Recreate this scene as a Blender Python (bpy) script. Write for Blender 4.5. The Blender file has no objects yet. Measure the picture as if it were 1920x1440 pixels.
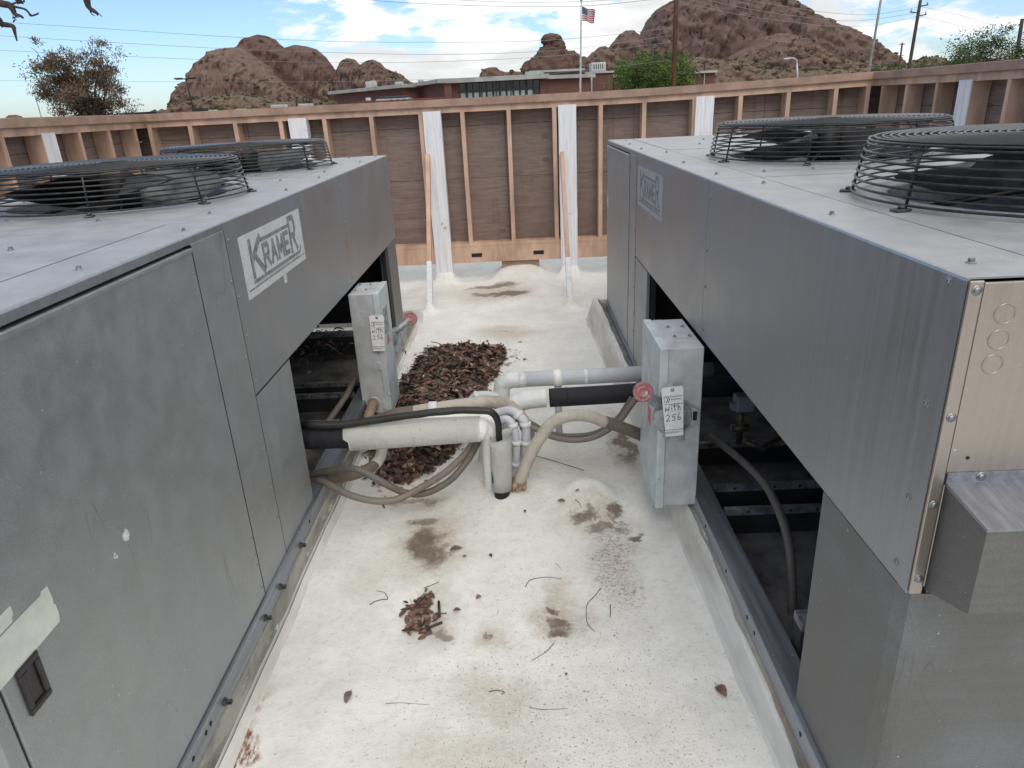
import bpy, bmesh, math, random
from mathutils import Vector, Matrix, noise

random.seed(7)
sc = bpy.context.scene
col = sc.collection
D = bpy.data
PI = math.pi
R = math.radians

# ------------------------------------------------------------------ camera
FPX = 1319.0
CAM = Vector((0, 0, 1.65))
_f = Vector((3, 525, -FPX)).normalized()
_u = -Vector((167, -3316, -FPX)).normalized()
_u = (_u - _f * _u.dot(_f)).normalized()
_r = _f.cross(_u)
ROT = Matrix((_r, _f, _u))            # rows: world axes in camera axes -> maps camera vectors to world vectors


def wp(px, py, x=None, y=None, z=None):
    """a point of the place, from where it is seen and one known world coordinate"""
    d = ROT @ Vector((px - 960, 720 - py, -FPX))
    if y is not None:
        t = (y - CAM.y) / d.y
    elif x is not None:
        t = (x - CAM.x) / d.x
    else:
        t = (z - CAM.z) / d.z
    return CAM + d * t


cd = D.cameras.new('camera')
cam = D.objects.new('camera', cd)
col.objects.link(cam)
cd.sensor_width = 36
cd.lens = 36 * FPX / 1920
cd.clip_start = 0.02
cd.clip_end = 6000
cam.matrix_world = Matrix.Translation(CAM) @ ROT.to_4x4()
sc.camera = cam

# ------------------------------------------------------------------ node helpers


def lin(c):
    c = c / 255
    return c / 12.92 if c < .04045 else ((c + .055) / 1.055) ** 2.4


def rgb(r, g, b):
    return (lin(r), lin(g), lin(b), 1)


class NT:
    def __init__(s, tree):
        s.t = tree
        s.n = tree.nodes
        s.l = tree.links

    def node(s, typ, **kw):
        nd = s.n.new(typ)
        for k, v in kw.items():
            if k.startswith('i_'):
                nm = k[2:].replace('_', ' ')
                s.put(nd.inputs[nm], v)
            else:
                setattr(nd, k, v)
        return nd

    def put(s, inp, v):
        if hasattr(v, 'is_output'):
            s.l.new(v, inp)
        else:
            inp.default_value = v

    def math(s, op, a, b=None, c=None, clamp=False):
        nd = s.n.new('ShaderNodeMath')
        nd.operation = op
        nd.use_clamp = clamp
        s.put(nd.inputs[0], a)
        if b is not None:
            s.put(nd.inputs[1], b)
        if c is not None:
            s.put(nd.inputs[2], c)
        return nd.outputs[0]

    def vmath(s, op, a, b=None):
        nd = s.n.new('ShaderNodeVectorMath')
        nd.operation = op
        s.put(nd.inputs[0], a)
        if b is not None:
            s.put(nd.inputs[1], b)
        return nd.outputs['Value'] if op in ('LENGTH', 'DOT_PRODUCT', 'DISTANCE') else nd.outputs[0]

    def mix(s, f, a, b, mode='MIX'):
        nd = s.n.new('ShaderNodeMix')
        nd.data_type = 'RGBA'
        nd.blend_type = mode
        s.put(nd.inputs[0], f)
        s.put(nd.inputs[6], a)
        s.put(nd.inputs[7], b)
        return nd.outputs[2]

    def ramp(s, v, lo, hi, a=0.0, b=1.0, smooth=True):
        nd = s.n.new('ShaderNodeMapRange')
        nd.interpolation_type = 'SMOOTHSTEP' if smooth else 'LINEAR'
        s.put(nd.inputs[0], v)
        for i, q in enumerate((lo, hi, a, b)):
            s.put(nd.inputs[1 + i], q)
        return nd.outputs[0]

    def coord(s, kind='Object', scale=(1, 1, 1), loc=(0, 0, 0), rot=(0, 0, 0)):
        tc = s.n.new('ShaderNodeTexCoord')
        mp = s.n.new('ShaderNodeMapping')
        mp.inputs['Scale'].default_value = scale
        mp.inputs['Location'].default_value = loc
        mp.inputs['Rotation'].default_value = rot
        s.l.new(tc.outputs[kind], mp.inputs[0])
        return mp.outputs[0]

    def noise(s, vec, scale, detail=4, rough=.55, dist=0.0):
        nd = s.n.new('ShaderNodeTexNoise')
        s.put(nd.inputs['Vector'], vec)
        nd.inputs['Scale'].default_value = scale
        nd.inputs['Detail'].default_value = detail
        nd.inputs['Roughness'].default_value = rough
        nd.inputs['Distortion'].default_value = dist
        return nd.outputs['Fac']

    def voro(s, vec, scale, feature='F1'):
        nd = s.n.new('ShaderNodeTexVoronoi')
        nd.feature = feature
        s.put(nd.inputs['Vector'], vec)
        nd.inputs['Scale'].default_value = scale
        return nd.outputs['Distance']

    def bump(s, h, strength=.3, dist=.01):
        nd = s.n.new('ShaderNodeBump')
        nd.inputs['Strength'].default_value = strength
        nd.inputs['Distance'].default_value = dist
        s.put(nd.inputs['Height'], h)
        return nd.outputs[0]


def material(name):
    m = D.materials.new(name)
    m.use_nodes = True
    t = NT(m.node_tree)
    p = t.n['Principled BSDF']
    return m, t, p


def plain(name, color, rough=.6, metal=0.0, var=.12, scale=8.0, bump=0.0, bscale=60.0, spec=.5, stretch=(1, 1, 1)):
    """paint / plastic / timber with uneven tone"""
    m, t, p = material(name)
    v = t.coord('Object', stretch)
    n = t.noise(v, scale, 5, .6)
    c2 = tuple(min(1, q * (1 + var * 2)) for q in color[:3]) + (1,)
    c1 = tuple(q * max(0, 1 - var * 2) for q in color[:3]) + (1,)
    t.put(p.inputs['Base Color'], t.mix(t.ramp(n, .3, .7), c1, c2))
    p.inputs['Metallic'].default_value = metal
    t.put(p.inputs['Roughness'], t.ramp(n, .3, .7, max(0.02, rough - .08), min(1, rough + .08)))
    p.inputs['Specular IOR Level'].default_value = spec
    if bump:
        t.put(p.inputs['Normal'], t.bump(t.noise(v, bscale, 3), bump, .004))
    return m


def galvanised(name, base=(.42, .44, .46), rough=.42, metal=.9, axis='z', dirt=.35, grain=.25, tint=(.36, .42, .46)):
    m, t, p = material(name)
    st = {'z': (16, 16, .5), 'y': (14, .5, 14), 'x': (.6, 14, 26), 'n': (3, 3, 3)}[axis]
    v = t.coord('Object')
    vs = t.coord('Object', st)
    blot = t.noise(v, 2.3, 5, .6, .4)
    streak = t.noise(vs, 3.5, 6, .65)
    fine = t.noise(v, 260, 2, .6)
    spang = t.voro(v, 55)
    b1 = tuple(q * (1 - dirt) for q in base) + (1,)
    b2 = tuple(min(1, q * (1 + dirt * .7)) for q in base) + (1,)
    c = t.mix(t.ramp(streak, .32, .68), b1, b2)
    c = t.mix(t.math('MULTIPLY', t.ramp(blot, .45, .75), .30), c, tuple(tint) + (1,))
    c = t.mix(t.ramp(fine, .4, .6, 0, grain * .5), c, (base[0] * .55, base[1] * .55, base[2] * .55, 1))
    # tiny pale specks and smears of oxide
    sp = t.noise(v, 75, 2, .5)
    c = t.mix(t.ramp(sp, .745, .77, 0, .75), c, (.7, .72, .72, 1))
    if grain > .35:
        for ang, sc_, th in ((.5, 2.6, .0035), (1.9, 4.0, .003), (2.6, 7.0, .0045)):
            w = t.noise(t.coord('Object', (1, 1.0, .28), rot=(ang, 0, 0)), sc_, 2, .45, .5)
            ln = t.ramp(t.math('ABSOLUTE', t.math('SUBTRACT', w, .52)), th, 0, 0, .3)
            ln = t.math('MULTIPLY', ln, t.ramp(t.noise(v, 3.7, 3), .5, .62))
            c = t.mix(ln, c, (base[0] * .4, base[1] * .4, base[2] * .4, 1))
    t.put(p.inputs['Base Color'], c)
    p.inputs['Metallic'].default_value = metal
    rr = t.math('ADD', t.ramp(blot, .3, .7, rough - .05, rough + .05), t.ramp(streak, .3, .7, -.05, .05))
    t.put(p.inputs['Roughness'], rr)
    h = t.math('ADD', t.math('MULTIPLY', fine, .25), t.math('ADD', t.math('MULTIPLY', spang, .12), t.math('MULTIPLY', t.noise(v, 1.1, 2), 1.8)))
    t.put(p.inputs['Normal'], t.bump(h, .16, .004))
    return m


M = {}
M['galv_side'] = galvanised('galvanised_side', (.37, .385, .405), .43, .84, 'z', .09)
M['galv_door'] = galvanised('galvanised_door', (.40, .42, .432), .50, .80, 'n', .08, .4)
M['galv_top'] = galvanised('galvanised_top_skylit', (.41, .415, .43), .54, .5, 'n', .11)  # lighter copy of the side metal, sky brightness put into its colour
M['galv_end'] = galvanised('galvanised_end_reflection', (.43, .385, .345), .36, .8, 'z', .07, .15, (.55, .47, .40))  # warm reflected light put into the base and tint
M['galv_rail'] = galvanised('galvanised_rail', (.33, .35, .39), .5, .8, 'y', .25)
M['galv_mesh'] = galvanised('galvanised_crosshatch', (.19, .19, .188), .52, .7, 'x', .09, .5)
M['galv_box'] = galvanised('galvanised_box', (.56, .575, .59), .55, .35, 'n', .16, .2, (.68, .72, .73))
M['galv_lid'] = galvanised('galvanised_lid', (.60, .655, .68), .5, .35, 'n', .16, .2, (.82, .87, .88))
M['zinc'] = plain('zinc_screw', (.30, .31, .32, 1), .42, .85, .2, 80)
M['zinc_dull'] = plain('dull_screw', (.09, .088, .09, 1), .5, .7, .3, 60)
M['channel'] = plain('pale_channel_edge', (.20, .205, .205, 1), .55, .3, .25, 20)
M['dark'] = plain('interior_shade_black', (.022, .023, .026, 1), .7, .0, .25, 5)  # near black, puts the shade inside the units into the colour
M['gap'] = plain('gap_shade_black', (.012, .012, .013, 1), .8, 0, .1, 5)  # near black standing in for the shade in gaps, holes and slots
M['black_wire'] = plain('black_coated_wire', (.028, .029, .031, 1), .32, .2, .25, 30)
M['black_fan'] = plain('black_fan_shaded_blade', (.014, .014, .015, 1), .5, .0, .3, 9)
M['blade'] = plain('lit_blade_grey', (.20, .205, .21, 1), .5, .45, .25, 9)  # grey for the blades that catch the light
M['foam_black'] = plain('black_foam_insulation', (.012, .013, .017, 1), .75, 0, .3, 30, .5, 80)
M['black_hose'] = plain('black_hose_rubber', (.018, .018, .018, 1), .5, 0, .3, 25, .2, 60)
M['black_plastic'] = plain('black_plastic', (.022, .020, .021, 1), .38, 0, .2, 20)
M['paper'] = plain('white_tag_card', (.74, .74, .75, 1), .7, 0, .04, 25)
M['ink'] = plain('black_ink', (.02, .02, .025, 1), .7, 0, .1, 20)
M['pink'] = plain('faded_red_plastic', (.37, .15, .16, 1), .55, 0, .15, 40)
M['red_mark'] = plain('faded_red_sticker', (.5, .17, .16, 1), .6, 0, .12, 30)
M['grey_cast'] = plain('grey_cast_metal', (.34, .35, .365, 1), .5, .35, .15, 30, .2, 90)
M['white_metal'] = plain('white_enamel', (.62, .64, .64, 1), .5, 0, .1, 10)
M['black_pole'] = plain('dark_steel_pole', (.03, .027, .026, 1), .6, .3, .2, 6)
M['wood_pole'] = plain('brown_wood_pole', (.085, .042, .022, 1), .8, 0, .25, 4, 0, 50, .3, (4, 4, .4))
M['old_pole'] = plain('weathered_wood_pole', (.075, .055, .045, 1), .85, 0, .2, 4, 0, 50, .3, (4, 4, .4))
M['grey_pole'] = plain('grey_galvanised_pole', (.28, .27, .26, 1), .55, .3, .12, 4)
M['pale_pole'] = plain('pale_metal_flagpole', (.52, .53, .55, 1), .45, .4, .1, 4)
M['wire_line'] = plain('power_line_cable', (.16, .17, .19, 1), .6, .3, .1, 4)
M['wire_pale'] = plain('bright_power_line_cable', (.24, .26, .29, 1), .5, .3, .1, 4)


def pvc(name, base=(.74, .74, .71), grime=(.42, .41, .38), amt=.55, rust=0.0):
    m, t, p = material(name)
    v = t.coord('Object')
    n = t.noise(v, 9, 6, .65, .6)
    f = t.noise(v, 70, 3, .6)
    c = t.mix(t.math('MULTIPLY', t.ramp(n, .48, .75), amt), base + (1,), grime + (1,))
    c = t.mix(t.ramp(f, .62, .72, 0, .45), c, (.33, .31, .28, 1))
    if rust:
        c = t.mix(t.math('MULTIPLY', t.ramp(t.noise(v, 4, 5, .6), .45, .7), rust), c, (.20, .13, .09, 1))
    t.put(p.inputs['Base Color'], c)
    p.inputs['Roughness'].default_value = .55
    t.put(p.inputs['Normal'], t.bump(t.math('ADD', t.math('MULTIPLY', f, .5), n), .6, .007))
    return m


M['pvc'] = pvc('white_pipe_jacket', (.80, .80, .77), (.52, .51, .49), .4)
M['pvc_clean'] = pvc('cleaner_white_pipe_jacket', (.86, .86, .82), (.66, .65, .56), .35)
M['pvc_grey'] = pvc('grey_painted_pipe', (.54, .56, .59), (.38, .39, .40), .6)
M['pvc_coat'] = pvc('roof_coating_on_pipe', (.66, .68, .68), (.42, .42, .42), .8)
M['foam_beige'] = pvc('beige_weathered_insulation', (.46, .42, .36), (.24, .20, .155), .85, .35)
M['foam_brown'] = pvc('brown_weathered_insulation', (.145, .115, .093), (.10, .085, .07), .8, .4)
M['foam_tan'] = pvc('tan_weathered_insulation', (.33, .24, .16), (.20, .13, .08), .8, .5)
M['foam_white'] = pvc('white_coated_insulation', (.60, .58, .54), (.30, .25, .21), .9, .25)
M['cable_grey'] = pvc('grey_brown_conduit', (.125, .112, .10), (.065, .055, .048), .8, .35)
M['cable_tan'] = pvc('tan_grey_conduit', (.20, .17, .145), (.095, .078, .066), .8, .3)


def roof_material():
    m, t, p = material('white_roof_coating')
    v = t.coord('Object')
    w = t.noise(v, 5.5, 5, .6)
    warp = t.vmath('ADD', v, t.vmath('MULTIPLY', t.vmath('SUBTRACT', _ncol(t, v, 4.0), (.5, .5, .5)), (.34, .34, 0)))
    base = t.mix(t.ramp(w, .3, .7), (.74, .735, .69, 1), (.83, .825, .785, 1))
    cloud = t.noise(v, 1.5, 5, .65)
    base = t.mix(t.ramp(cloud, .47, .75, 0, .55), base, (.58, .53, .485, 1))

    def blob(cx, cy, rx, ry, inner=.35, outer=1.15):
        q = t.vmath('MULTIPLY', t.vmath('SUBTRACT', warp, (cx, cy, 0)), (1 / rx, 1 / ry, 0))
        return t.ramp(t.vmath('LENGTH', q), outer, inner)
    grit = t.noise(v, 55, 4, .7)
    grit2 = t.noise(t.coord('Object', (1, .35, 1)), 75, 3, .7)
    # soft tan silt
    soft = [(-.41, 2.41, .19, .30, .9), (.097, 1.965, .11, .19, .85), (-.36, 1.985, .095, .17, .6), (.30, 2.28, .15, .32, .55), (.25, 2.52, .19, .12, .7),
            (-.151, 5.25, .30, .22, .75), (-.26, 6.4, .42, .30, .75), (-.155, 1.85, .09, .085, .7), (-.113, 1.62, .17, .13, .6), (-.18, 1.40, .30, .15, .5),
            (-.54, 2.80, .20, .16, .7), (.49, 3.25, .10, .40, .9), (.25, 3.1, .3, .3, .3), (-.35, 7.0, .35, .12, .4), (.05, 5.75, .4, .25, .3),
            (-.87, 1.25, .05, .5, .7), (-.45, 3.9, .45, 1.2, .3), (.05, 3.85, .25, .2, .6), (.15, 1.5, .4, .25, .25), (-.62, 2.2, .12, .3, .25), (-.06, 2.74, .07, .05, .6)]
    acc = None
    for cx, cy, rx, ry, a in soft:
        b = t.math('MULTIPLY', blob(cx, cy, rx, ry, .3, 1.25), a)
        acc = b if acc is None else t.math('MAXIMUM', acc, b)
    cs = t.math('MULTIPLY', acc, t.ramp(grit, .25, .7, .45, 1.0))
    c = t.mix(cs, base, (.44, .36, .27, 1))
    # dark caked dirt where water has stood
    hard = [(-.42, 2.374, .098, .165, 1), (-.46, 2.56, .09, .055, .8), (.095, 1.873, .062, .040, 1), (.085, 2.0, .040, .026, 1), (.12, 1.93, .045, .04, .95), (-.33, 1.92, .04, .03, .7),
            (.215, 2.525, .075, .04, .95), (.353, 2.545, .035, .07, .95), (.41, 2.417, .03, .03, 1), (.29, 2.45, .08, .03, .8),
            (-.244, 6.584, .30, .07, .85), (-.386, 6.33, .12, .08, .8), (-.15, 6.36, .25, .07, .95), (-.165, 1.856, .034, .02, .8), (.505, 3.3, .045, .33, .9), (-.52, 2.78, .15, .04, .6), (-.13, 5.27, .12, .015, .5)]
    acc2 = None
    for cx, cy, rx, ry, a in hard:
        b = t.math('MULTIPLY', blob(cx, cy, rx, ry, .45, 1.15), a)
        acc2 = b if acc2 is None else t.math('MAXIMUM', acc2, b)
    c = t.mix(t.math('MULTIPLY', acc2, t.ramp(t.math('ADD', grit2, t.math('MULTIPLY', acc2, .22)), .42, .60)), c, (.175, .135, .098, 1))
    # speckled pits, denser near the drip line on the right and the foreground
    dens = t.math('MULTIPLY', blob(.30, 2.27, .13, .42, .1, 1.1), 1.0)
    fg = t.math('MULTIPLY', blob(.10, 1.35, .80, .95, .2, 1.2), .62)
    dens = t.math('MAXIMUM', dens, fg)
    streaky = t.noise(t.coord('Object', (1.0, 1.6, 1), rot=(0, 0, .3)), 62, 4, .7)
    drip = t.math('MULTIPLY', blob(.31, 2.25, .12, .36, .2, 1.1), t.ramp(streaky, .50, .60))
    c = t.mix(t.math('MULTIPLY', drip, .8), c, (.21, .17, .125, 1))
    for sc_, hi, am in ((95, .70, .75), (190, .70, .6)):
        pit = t.noise(v, sc_, 2, .6)
        th = t.math('SUBTRACT', hi, t.math('MULTIPLY', dens, .12))
        c = t.mix(t.math('MULTIPLY', t.ramp(t.math('SUBTRACT', pit, th), 0, .05), am), c, (.27, .24, .205, 1))
    tone = t.noise(v, 34, 3, .7)
    c = t.mix(t.ramp(tone, .47, .72, 0, .34), c, (.50, .47, .435, 1))
    # rust run under the left rail
    rust = t.math('MULTIPLY', blob(-.845, 1.42, .045, .24, .3, 1.1), t.ramp(grit2, .38, .56))
    c = t.mix(rust, c, (.24, .09, .045, 1))
    t.put(p.inputs['Base Color'], c)
    p.inputs['Roughness'].default_value = .75
    h = t.math('ADD', t.math('MULTIPLY', t.noise(v, 130, 3, .6), .5), t.noise(v, 22, 4, .6))
    t.put(p.inputs['Normal'], t.bump(h, .45, .008))
    return m


def _ncol(t, v, scale):
    nd = t.n.new('ShaderNodeTexNoise')
    t.put(nd.inputs['Vector'], v)
    nd.inputs['Scale'].default_value = scale
    nd.inputs['Detail'].default_value = 5
    nd.inputs['Roughness'].default_value = .65
    return nd.outputs['Color']


M['roof'] = roof_material()


def curb_material():
    m, t, p = material('coated_curb')
    v = t.coord('Object')
    n = t.noise(t.coord('Object', (1, .35, 1)), 7, 5, .65, .4)
    c = t.mix(t.ramp(n, .35, .7), (.72, .71, .675, 1), (.52, .50, .46, 1))
    c = t.mix(t.ramp(t.noise(v, 120, 3), .68, .76, 0, .8), c, (.2, .17, .14, 1))
    t.put(p.inputs['Base Color'], c)
    p.inputs['Roughness'].default_value = .7
    t.put(p.inputs['Normal'], t.bump(n, .4, .01))
    return m


def flashing_material():
    m, t, p = material('tarred_flashing')
    v = t.coord('Object', (1, .25, 1))
    n = t.noise(v, 6, 6, .7, .8)
    c = t.mix(t.ramp(n, .36, .62), (.13, .135, .125, 1), (.36, .35, .31, 1))
    c = t.mix(t.ramp(t.noise(v, 16, 5, .7), .58, .66, 0, .9), c, (.66, .65, .61, 1))
    sp = t.n.new('ShaderNodeSeparateXYZ')
    t.put(sp.inputs[0], t.coord('Object'))
    c = t.mix(t.math('MULTIPLY', t.ramp(sp.outputs[1], 1.75, 1.25), t.ramp(t.noise(v, 3.1, 4, .6), .44, .62, 0, .85)), c, (.27, .13, .07, 1))
    t.put(p.inputs['Base Color'], c)
    p.inputs['Roughness'].default_value = .6
    t.put(p.inputs['Normal'], t.bump(n, .5, .01))
    return m


M['curb'] = curb_material()
M['flashing'] = flashing_material()


def ply_material():
    m, t, p = material('weathered_plywood')
    v = t.coord('Object', (.9, .9, 7))
    w = t.noise(v, 2.2, 7, .7, 1.6)
    fine = t.noise(t.coord('Object', (1.2, 1.2, 30)), 5, 5, .7, .4)
    c = t.mix(t.ramp(w, .3, .72), (.180, .130, .112, 1), (.275, .208, .180, 1))
    c = t.mix(t.ramp(fine, .52, .70, 0, .8), c, (.075, .048, .042, 1))
    gx = t.n.new('ShaderNodeSeparateXYZ')
    t.put(gx.inputs[0], t.coord('Object'))
    wn = t.n.new('ShaderNodeTexWhiteNoise')
    wn.noise_dimensions = '1D'
    t.put(wn.inputs['W'], t.math('FLOOR', t.math('DIVIDE', t.math('ADD', gx.outputs[0], gx.outputs[1]), 1.22)))
    c = t.mix(t.math('MULTIPLY', wn.outputs['Value'], .38), c, (.105, .072, .062, 1))
    seam = t.math('ABSOLUTE', t.math('SUBTRACT', t.math('FRACT', t.math('DIVIDE', t.math('ADD', gx.outputs[0], gx.outputs[1]), 1.22)), .5))
    c = t.mix(t.ramp(seam, .4975, .499), c, (.03, .022, .02, 1))
    run = t.noise(t.coord('Object', (5, 5, .35)), 3.0, 5, .65)
    c = t.mix(t.ramp(run, .55, .75, 0, .5), c, (.085, .060, .054, 1))
    vo = t.n.new('ShaderNodeTexVoronoi')
    vo.inputs['Scale'].default_value = 3.1
    t.put(vo.inputs['Vector'], t.coord('Object', (1, 1, 1.5)))
    kn = vo.outputs['Distance']
    ring = t.math('ABSOLUTE', t.math('SUBTRACT', kn, .075))
    c = t.mix(t.ramp(ring, .030, .005, 0, .75), c, (.06, .042, .038, 1))
    c = t.mix(t.ramp(kn, .045, .01, 0, .7), c, (.075, .05, .045, 1))
    t.put(p.inputs['Base Color'], c)
    p.inputs['Roughness'].default_value = .8
    t.put(p.inputs['Normal'], t.bump(fine, .3, .004))
    return m


M['ply'] = ply_material()
M['tan'] = plain('tan_painted_timber', (.52, .352, .262, 1), .75, 0, .13, 6, .3, 30, .3, (1, 1, .3))
M['tan_cap'] = plain('tan_painted_cap', (.345, .232, .178, 1), .75, 0, .1, 6, .3, 30, .3)
M['tan_brace'] = plain('orange_tan_brace', (.54, .36, .275, 1), .7, 0, .1, 6, .3, 30, .3, (1, 1, .3))


def white_post():
    m, t, p = material('brushed_white_coating')
    v = t.coord('Object', (14, 14, .8))
    n = t.noise(v, 3.2, 6, .7)
    c = t.mix(t.ramp(n, .36, .60), (.66, .655, .68, 1), (.79, .79, .82, 1))
    c = t.mix(t.ramp(t.noise(t.coord('Object'), 9, 6, .7), .64, .70, 0, .8), c, (.36, .26, .2, 1))
    t.put(p.inputs['Base Color'], c)
    p.inputs['Roughness'].default_value = .7
    t.put(p.inputs['Normal'], t.bump(n, .6, .008))
    return m


M['white_post'] = white_post()

# ------------------------------------------------------------------ mesh builder


def catmull(pts, n=8, closed=False):
    P = [Vector(p) for p in pts]
    out = []
    m = len(P)
    for i in range(m - 1):
        p0 = P[max(0, i - 1)]
        p1, p2 = P[i], P[i + 1]
        p3 = P[min(m - 1, i + 2)]
        for k in range(n):
            t = k / n
            out.append(.5 * ((2 * p1) + (p2 - p0) * t + (2 * p0 - 5 * p1 + 4 * p2 - p3) * t * t + (3 * p1 - p0 - 3 * p2 + p3) * t ** 3))
    out.append(P[-1])
    return out


class MB:
    def __init__(s):
        s.bm = bmesh.new()

    def box(s, x0, x1, y0, y1, z0, z1, bev=0, mi=0):
        vs = [s.bm.verts.new((x, y, z)) for x in (x0, x1) for y in (y0, y1) for z in (z0, z1)]
        fs = []
        for q in ((0, 1, 3, 2), (4, 6, 7, 5), (0, 4, 5, 1), (2, 3, 7, 6), (0, 2, 6, 4), (1, 5, 7, 3)):
            f = s.bm.faces.new([vs[i] for i in q])
            f.material_index = mi
            fs.append(f)
        if bev:
            es = list({e for f in fs for e in f.edges})
            bmesh.ops.bevel(s.bm, geom=es, offset=bev, segments=2, profile=.5, affect='EDGES')
        return s

    def obox(s, o, u, v, w, bev=0, mi=0):
        """box from corner o along vectors u, v, w"""
        o, u, v, w = map(Vector, (o, u, v, w))
        vs = [s.bm.verts.new(o + u * a + v * b + w * c) for a in (0, 1) for b in (0, 1) for c in (0, 1)]
        fs = [s.bm.faces.new([vs[i] for i in q]) for q in ((0, 1, 3, 2), (4, 6, 7, 5), (0, 4, 5, 1), (2, 3, 7, 6), (0, 2, 6, 4), (1, 5, 7, 3))]
        for f in fs:
            f.material_index = mi
        if bev:
            es = list({e for f in fs for e in f.edges})
            bmesh.ops.bevel(s.bm, geom=es, offset=bev, segments=2, profile=.5, affect='EDGES')
        return s

    def tube(s, pts, r, seg=10, closed=False, cap=True, mi=0):
        P = [Vector(p) for p in pts]
        n = len(P)
        rs = r if isinstance(r, (list, tuple)) else [r] * n
        tang = []
        for i in range(n):
            a = P[(i - 1) % n] if (closed or i > 0) else P[i]
            b = P[(i + 1) % n] if (closed or i < n - 1) else P[i]
            d = (b - a)
            tang.append(d.normalized() if d.length > 1e-9 else Vector((0, 0, 1)))
        ref = Vector((0, 0, 1)) if abs(tang[0].z) < .9 else Vector((1, 0, 0))
        nrm = tang[0].cross(ref).normalized()
        rings = []
        for i in range(n):
            nrm = (nrm - tang[i] * nrm.dot(tang[i]))
            nrm = nrm.normalized() if nrm.length > 1e-6 else tang[i].orthogonal().normalized()
            bn = tang[i].cross(nrm)
            rings.append([s.bm.verts.new(P[i] + (nrm * math.cos(2 * PI * k / seg) + bn * math.sin(2 * PI * k / seg)) * rs[i]) for k in range(seg)])
        m = n if closed else n - 1
        for i in range(m):
            a, b = rings[i], rings[(i + 1) % n]
            for k in range(seg):
                f = s.bm.faces.new((a[k], a[(k + 1) % seg], b[(k + 1) % seg], b[k]))
                f.smooth = True
                f.material_index = mi
        if cap and not closed:
            f = s.bm.faces.new(rings[0][::-1])
            f.material_index = mi
            f = s.bm.faces.new(rings[-1])
            f.material_index = mi
        return s

    def lathe(s, prof, seg=32, o=(0, 0, 0), axis=(0, 0, 1), mi=0, smooth=True):
        o = Vector(o)
        ax = Vector(axis).normalized()
        u = ax.orthogonal().normalized()
        v = ax.cross(u)
        rings = []
        for r, z in prof:
            if r < 1e-6:
                rings.append([s.bm.verts.new(o + ax * z)])
            else:
                rings.append([s.bm.verts.new(o + ax * z + (u * math.cos(2 * PI * k / seg) + v * math.sin(2 * PI * k / seg)) * r) for k in range(seg)])
        for a, b in zip(rings, rings[1:]):
            for k in range(seg):
                k2 = (k + 1) % seg
                if len(a) == 1 and len(b) == 1:
                    continue
                if len(a) == 1:
                    f = s.bm.faces.new((a[0], b[k2], b[k]))
                elif len(b) == 1:
                    f = s.bm.faces.new((a[k], a[k2], b[0]))
                else:
                    f = s.bm.faces.new((a[k], a[k2], b[k2], b[k]))
                f.smooth = smooth
                f.material_index = mi
        return s

    def poly(s, pts, mi=0, smooth=False):
        f = s.bm.faces.new([s.bm.verts.new(p) for p in pts])
        f.material_index = mi
        f.smooth = smooth
        return s

    def prism(s, pts, w, mi=0):
        """closed solid: polygon pts swept along vector w"""
        w = Vector(w)
        a = [s.bm.verts.new(Vector(p)) for p in pts]
        b = [s.bm.verts.new(Vector(p) + w) for p in pts]
        n = len(a)
        fs = [s.bm.faces.new(a[::-1]), s.bm.faces.new(b)]
        for i in range(n):
            fs.append(s.bm.faces.new((a[i], a[(i + 1) % n], b[(i + 1) % n], b[i])))
        for f in fs:
            f.material_index = mi
        return s

    def blob(s, c, r, sub=2, amp=.25, freq=1.5, seed=0, mi=0, smooth=True):
        c = Vector(c)
        r = Vector(r) if not isinstance(r, (int, float)) else Vector((r, r, r))
        res = bmesh.ops.create_icosphere(s.bm, subdivisions=sub, radius=1)
        for v in res['verts']:
            d = v.co.copy()
            k = 1 + amp * noise.fractal(d * freq + Vector((seed, seed * 2.3, 0)), .6, 2.1, 4)
            v.co = c + Vector((d.x * r.x, d.y * r.y, d.z * r.z)) * k
            for f in v.link_faces:
                f.smooth = smooth
                f.material_index = mi
        return s

    def build(s, name, mat, parent=None, base=None, recalc=True):
        bm = s.bm
        if recalc:
            bmesh.ops.recalc_face_normals(bm, faces=bm.faces[:])
        off = Vector((0, 0, 0))
        if parent is not None:
            p = parent
            while p is not None:
                off += p.location
                p = p.parent
            loc = Vector((0, 0, 0))
        else:
            if base is None:
                xs = [v.co for v in bm.verts]
                lo = Vector([min(v[i] for v in xs) for i in range(3)])
                hi = Vector([max(v[i] for v in xs) for i in range(3)])
                base = Vector(((lo.x + hi.x) / 2, (lo.y + hi.y) / 2, lo.z))
            off = Vector(base)
            loc = off
        for v in bm.verts:
            v.co -= off
        me = D.meshes.new(name)
        bm.to_mesh(me)
        bm.free()
        for m in (mat if isinstance(mat, (list, tuple)) else [mat]):
            me.materials.append(m)
        o = D.objects.new(name, me)
        col.objects.link(o)
        o.location = loc
        if parent is not None:
            o.parent = parent
        return o


def tag(o, label=None, cat=None, group=None, kind=None):
    if label:
        o['label'] = label
    if cat:
        o['category'] = cat
    if group:
        o['group'] = group
    if kind:
        o['kind'] = kind
    return o


def thing(name, label, cat, loc, group=None):
    o = D.objects.new(name, None)
    o.empty_display_size = .1
    col.objects.link(o)
    o.location = loc
    return tag(o, label, cat, group)


def inst(name, mesh, parent, loc, rot=None):
    o = D.objects.new(name, mesh)
    col.objects.link(o)
    o.parent = parent
    o.location = loc
    if rot is not None:
        o.rotation_euler = rot
    return o


def copy_tree(o, parent=None):
    c = o.copy()
    col.objects.link(c)
    c.parent = parent
    for ch in list(o.children):
        copy_tree(ch, c)
    return c


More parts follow.
